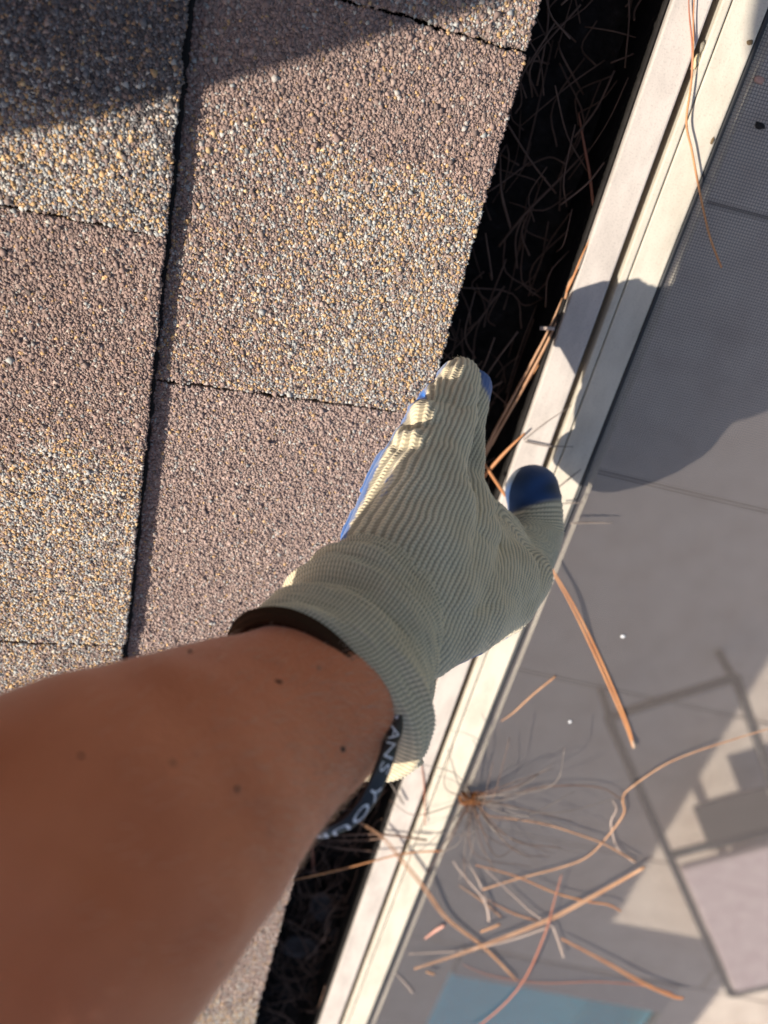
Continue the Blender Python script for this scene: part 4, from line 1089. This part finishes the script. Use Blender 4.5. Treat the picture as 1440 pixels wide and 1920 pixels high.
# brown bud with its fan of fine needles beside the frame
bud = empty('pine_bud', tuple(onZ(885, 1497, Zt)))
tag(bud, 'fuzzy rust brown pine bud with fine needles fanning out beside the frame', 'pine bud')
m_bud, nt_, b_ = mat_base('bud_scales', (.20, .075, .02), .9)
noise_mix(nt_, b_, [(.35, (.05, .018, .006)), (.6, (.24, .09, .025))], 160, bump=1.0, bscale=500)
mb = MB(); bc = onZ(885, 1497, Zt + .006)
capsule(mb, onZ(872, 1497, Zt + .006), onZ(898, 1500, Zt + .006), .0058, .0048, 16, 5)
mb.build('bud', m_bud, bud)
mb = MB()
for i in range(70):
    a = rng.uniform(0, 2 * math.pi); p = bc + np.array([rng.normal(0, .003), rng.normal(0, .003), 0]); d = np.array([math.cos(a), math.sin(a), rng.uniform(-.2, .7)])
    mb.add(*tube_vf(np.array([p, p + d * .006, p + d * rng.uniform(.009, .013)]), [.0005, .0004, .0002], 4))
mb.build('scales', m_bud, bud)['kind'] = 'stuff'
fan = [(1060, 1400, .03), (1040, 1440, .012), (1180, 1490, .014), (1075, 1540, .01), (1010, 1620, .03), (930, 1640, .02), (860, 1650, .03), (800, 1640, .035), (745, 1605, .03), (730, 1500, .03), (770, 1430, .035), (850, 1395, .04), (760, 1560, .025), (990, 1600, .02), (1090, 1600, .03)]
for k in range(22):
    a = rng.uniform(0, 2 * math.pi); q = rng.uniform(80, 185)
    fan.append((895 + q * 1.1 * math.cos(a), 1510 + q * math.sin(a), rng.uniform(.008, .035)))
for i, (px, py, hz) in enumerate(fan):
    e = onZ(px, py, Zt + hz); m_ = (bc + e) / 2 + np.array([rng.normal(0, .010), rng.normal(0, .010), .008 + rng.uniform(0, .012)])
    mb = MB(); mb.add(*tube_vf(catmull([bc, m_, e], 8), np.linspace(.00042, .00022, 17), 5)); mb.build('needle', m_need_d if i % 2 else m_need_g, bud)

# ------------------------------------------------------------------ small bits
m_drop, nt_, b_ = mat_base('dropping', (.62, .62, .62), .6)
m_brownbit, nt_, b_ = mat_base('brown_bit', (.18, .12, .06), .8)
m_soot, _, _ = mat_base('soil_crumb', (.012, .009, .008), .8)
def crumb(p, r, sc3, mat, name, label, cat, group=None, seed=0):
    bm = bmesh.new(); bmesh.ops.create_icosphere(bm, subdivisions=2, radius=1)
    for v in bm.verts:
        k = 1 + .45 * (noise.noise(v.co * 1.6 + Vector((seed * 3.1, 0, 0))))
        v.co = Vector((v.co.x * sc3[0], v.co.y * sc3[1], v.co.z * sc3[2])) * r * k + Vector(p)
    me = bpy.data.meshes.new(name); bm.to_mesh(me); bm.free()
    o = link(name, me, mat, None, True); tag(o, label, cat, group); return o
crumb(onZ(1168, 1193, ZS + .0008), .0021, (1, .8, .35), m_drop, 'bird_dropping', 'white speck on the open screen right of the long orange needle pair', 'speck', 'white specks on the screen', 1)
crumb(onZ(1069, 1353, ZS + .0008), .0019, (.8, 1, .35), m_drop, 'bird_dropping', 'white speck on the screen left of the end of the long orange needle pair', 'speck', 'white specks on the screen', 2)
crumb(onZ(1305, 116, ZR - .003), .0034, (.55, 1.2, .6), needle_mat('pale_seed', (.62, .50, .28), (.70, .58, .34)), 'seed', 'pale yellow seed wedged in the groove under the long bent needle', 'seed', None, 3)
crumb(onZ(1316, 88, ZR - .003), .0024, (.6, 1.2, .6), needle_mat('grey_bit', (.20, .17, .13), (.34, .30, .22)), 'seed_husk', 'grey husk in the frame groove just above the pale seed', 'husk', None, 4)
crumb(onZ(1406, 80, ZR - .0018), .0014, (1.2, .9, .4), m_brownbit, 'dirt_crumb', 'brown crumb on the cream strip at the top right', 'crumb', 'brown crumbs on the cream strip', 5)
crumb(onZ(1336, 264, ZR - .0018), .0013, (.7, 1.5, .4), m_brownbit, 'dirt_crumb', 'brown crumb on the cream strip beside the bend of the long needle', 'crumb', 'brown crumbs on the cream strip', 6)
crumb(onZ(1424, 150, ZS + .001), .0026, (1.2, .8, .4), needle_mat('pink_flake', (.40, .22, .17), (.50, .30, .24)), 'bark_flake', 'pinkish bark flake on the screen at the top right', 'bark flake', None, 7)
crumb(onZ(1424, 236, ZS + .002), .0022, (1.4, .8, .6), m_soot, 'burnt_bark', 'black bark crumb on the screen at the top right edge', 'bark crumb', None, 8)
# soil crumbs on the forearm: dropped onto the skin surface
from mathutils.bvhtree import BVHTree
bv = BVHTree.FromPolygons([tuple(v) for v in V], [tuple(p.vertices) for p in person.data.polygons])
def on_skin(px, py):
    d = R @ np.array([(px - CX) / FPX, (py - CY) / FPX, 1.0]); d /= np.linalg.norm(d)
    h_ = bv.ray_cast(Vector(CAM), Vector(d)); return h_[0]
for i, (px, py, r, s3, lb) in enumerate([(357, 1223, .00075, (.9, 1.1, .8), 'black soil crumb near the upper edge of the forearm'),
                                        (522, 1278, .0008, (1.5, .8, .6), 'black soil crumb on the wrist below the brown hem'),
                                        (642, 1405, .0010, (.9, 1.3, .7), 'black soil crumb on the arm left of the wristband'),
                                        (152, 1418, .0006, (1, 1, .7), 'blurred soil crumb in the middle of the forearm'),
                                        (445, 1480, .0008, (.7, 1.4, .7), 'brown soil crumb on the arm nearest the lower edge')]):
    p = on_skin(px, py)
    if p is not None: crumb(tuple(p), r, s3, m_soot, 'soil_crumb', lb, 'crumb', 'soil crumbs on the forearm', 20 + i)
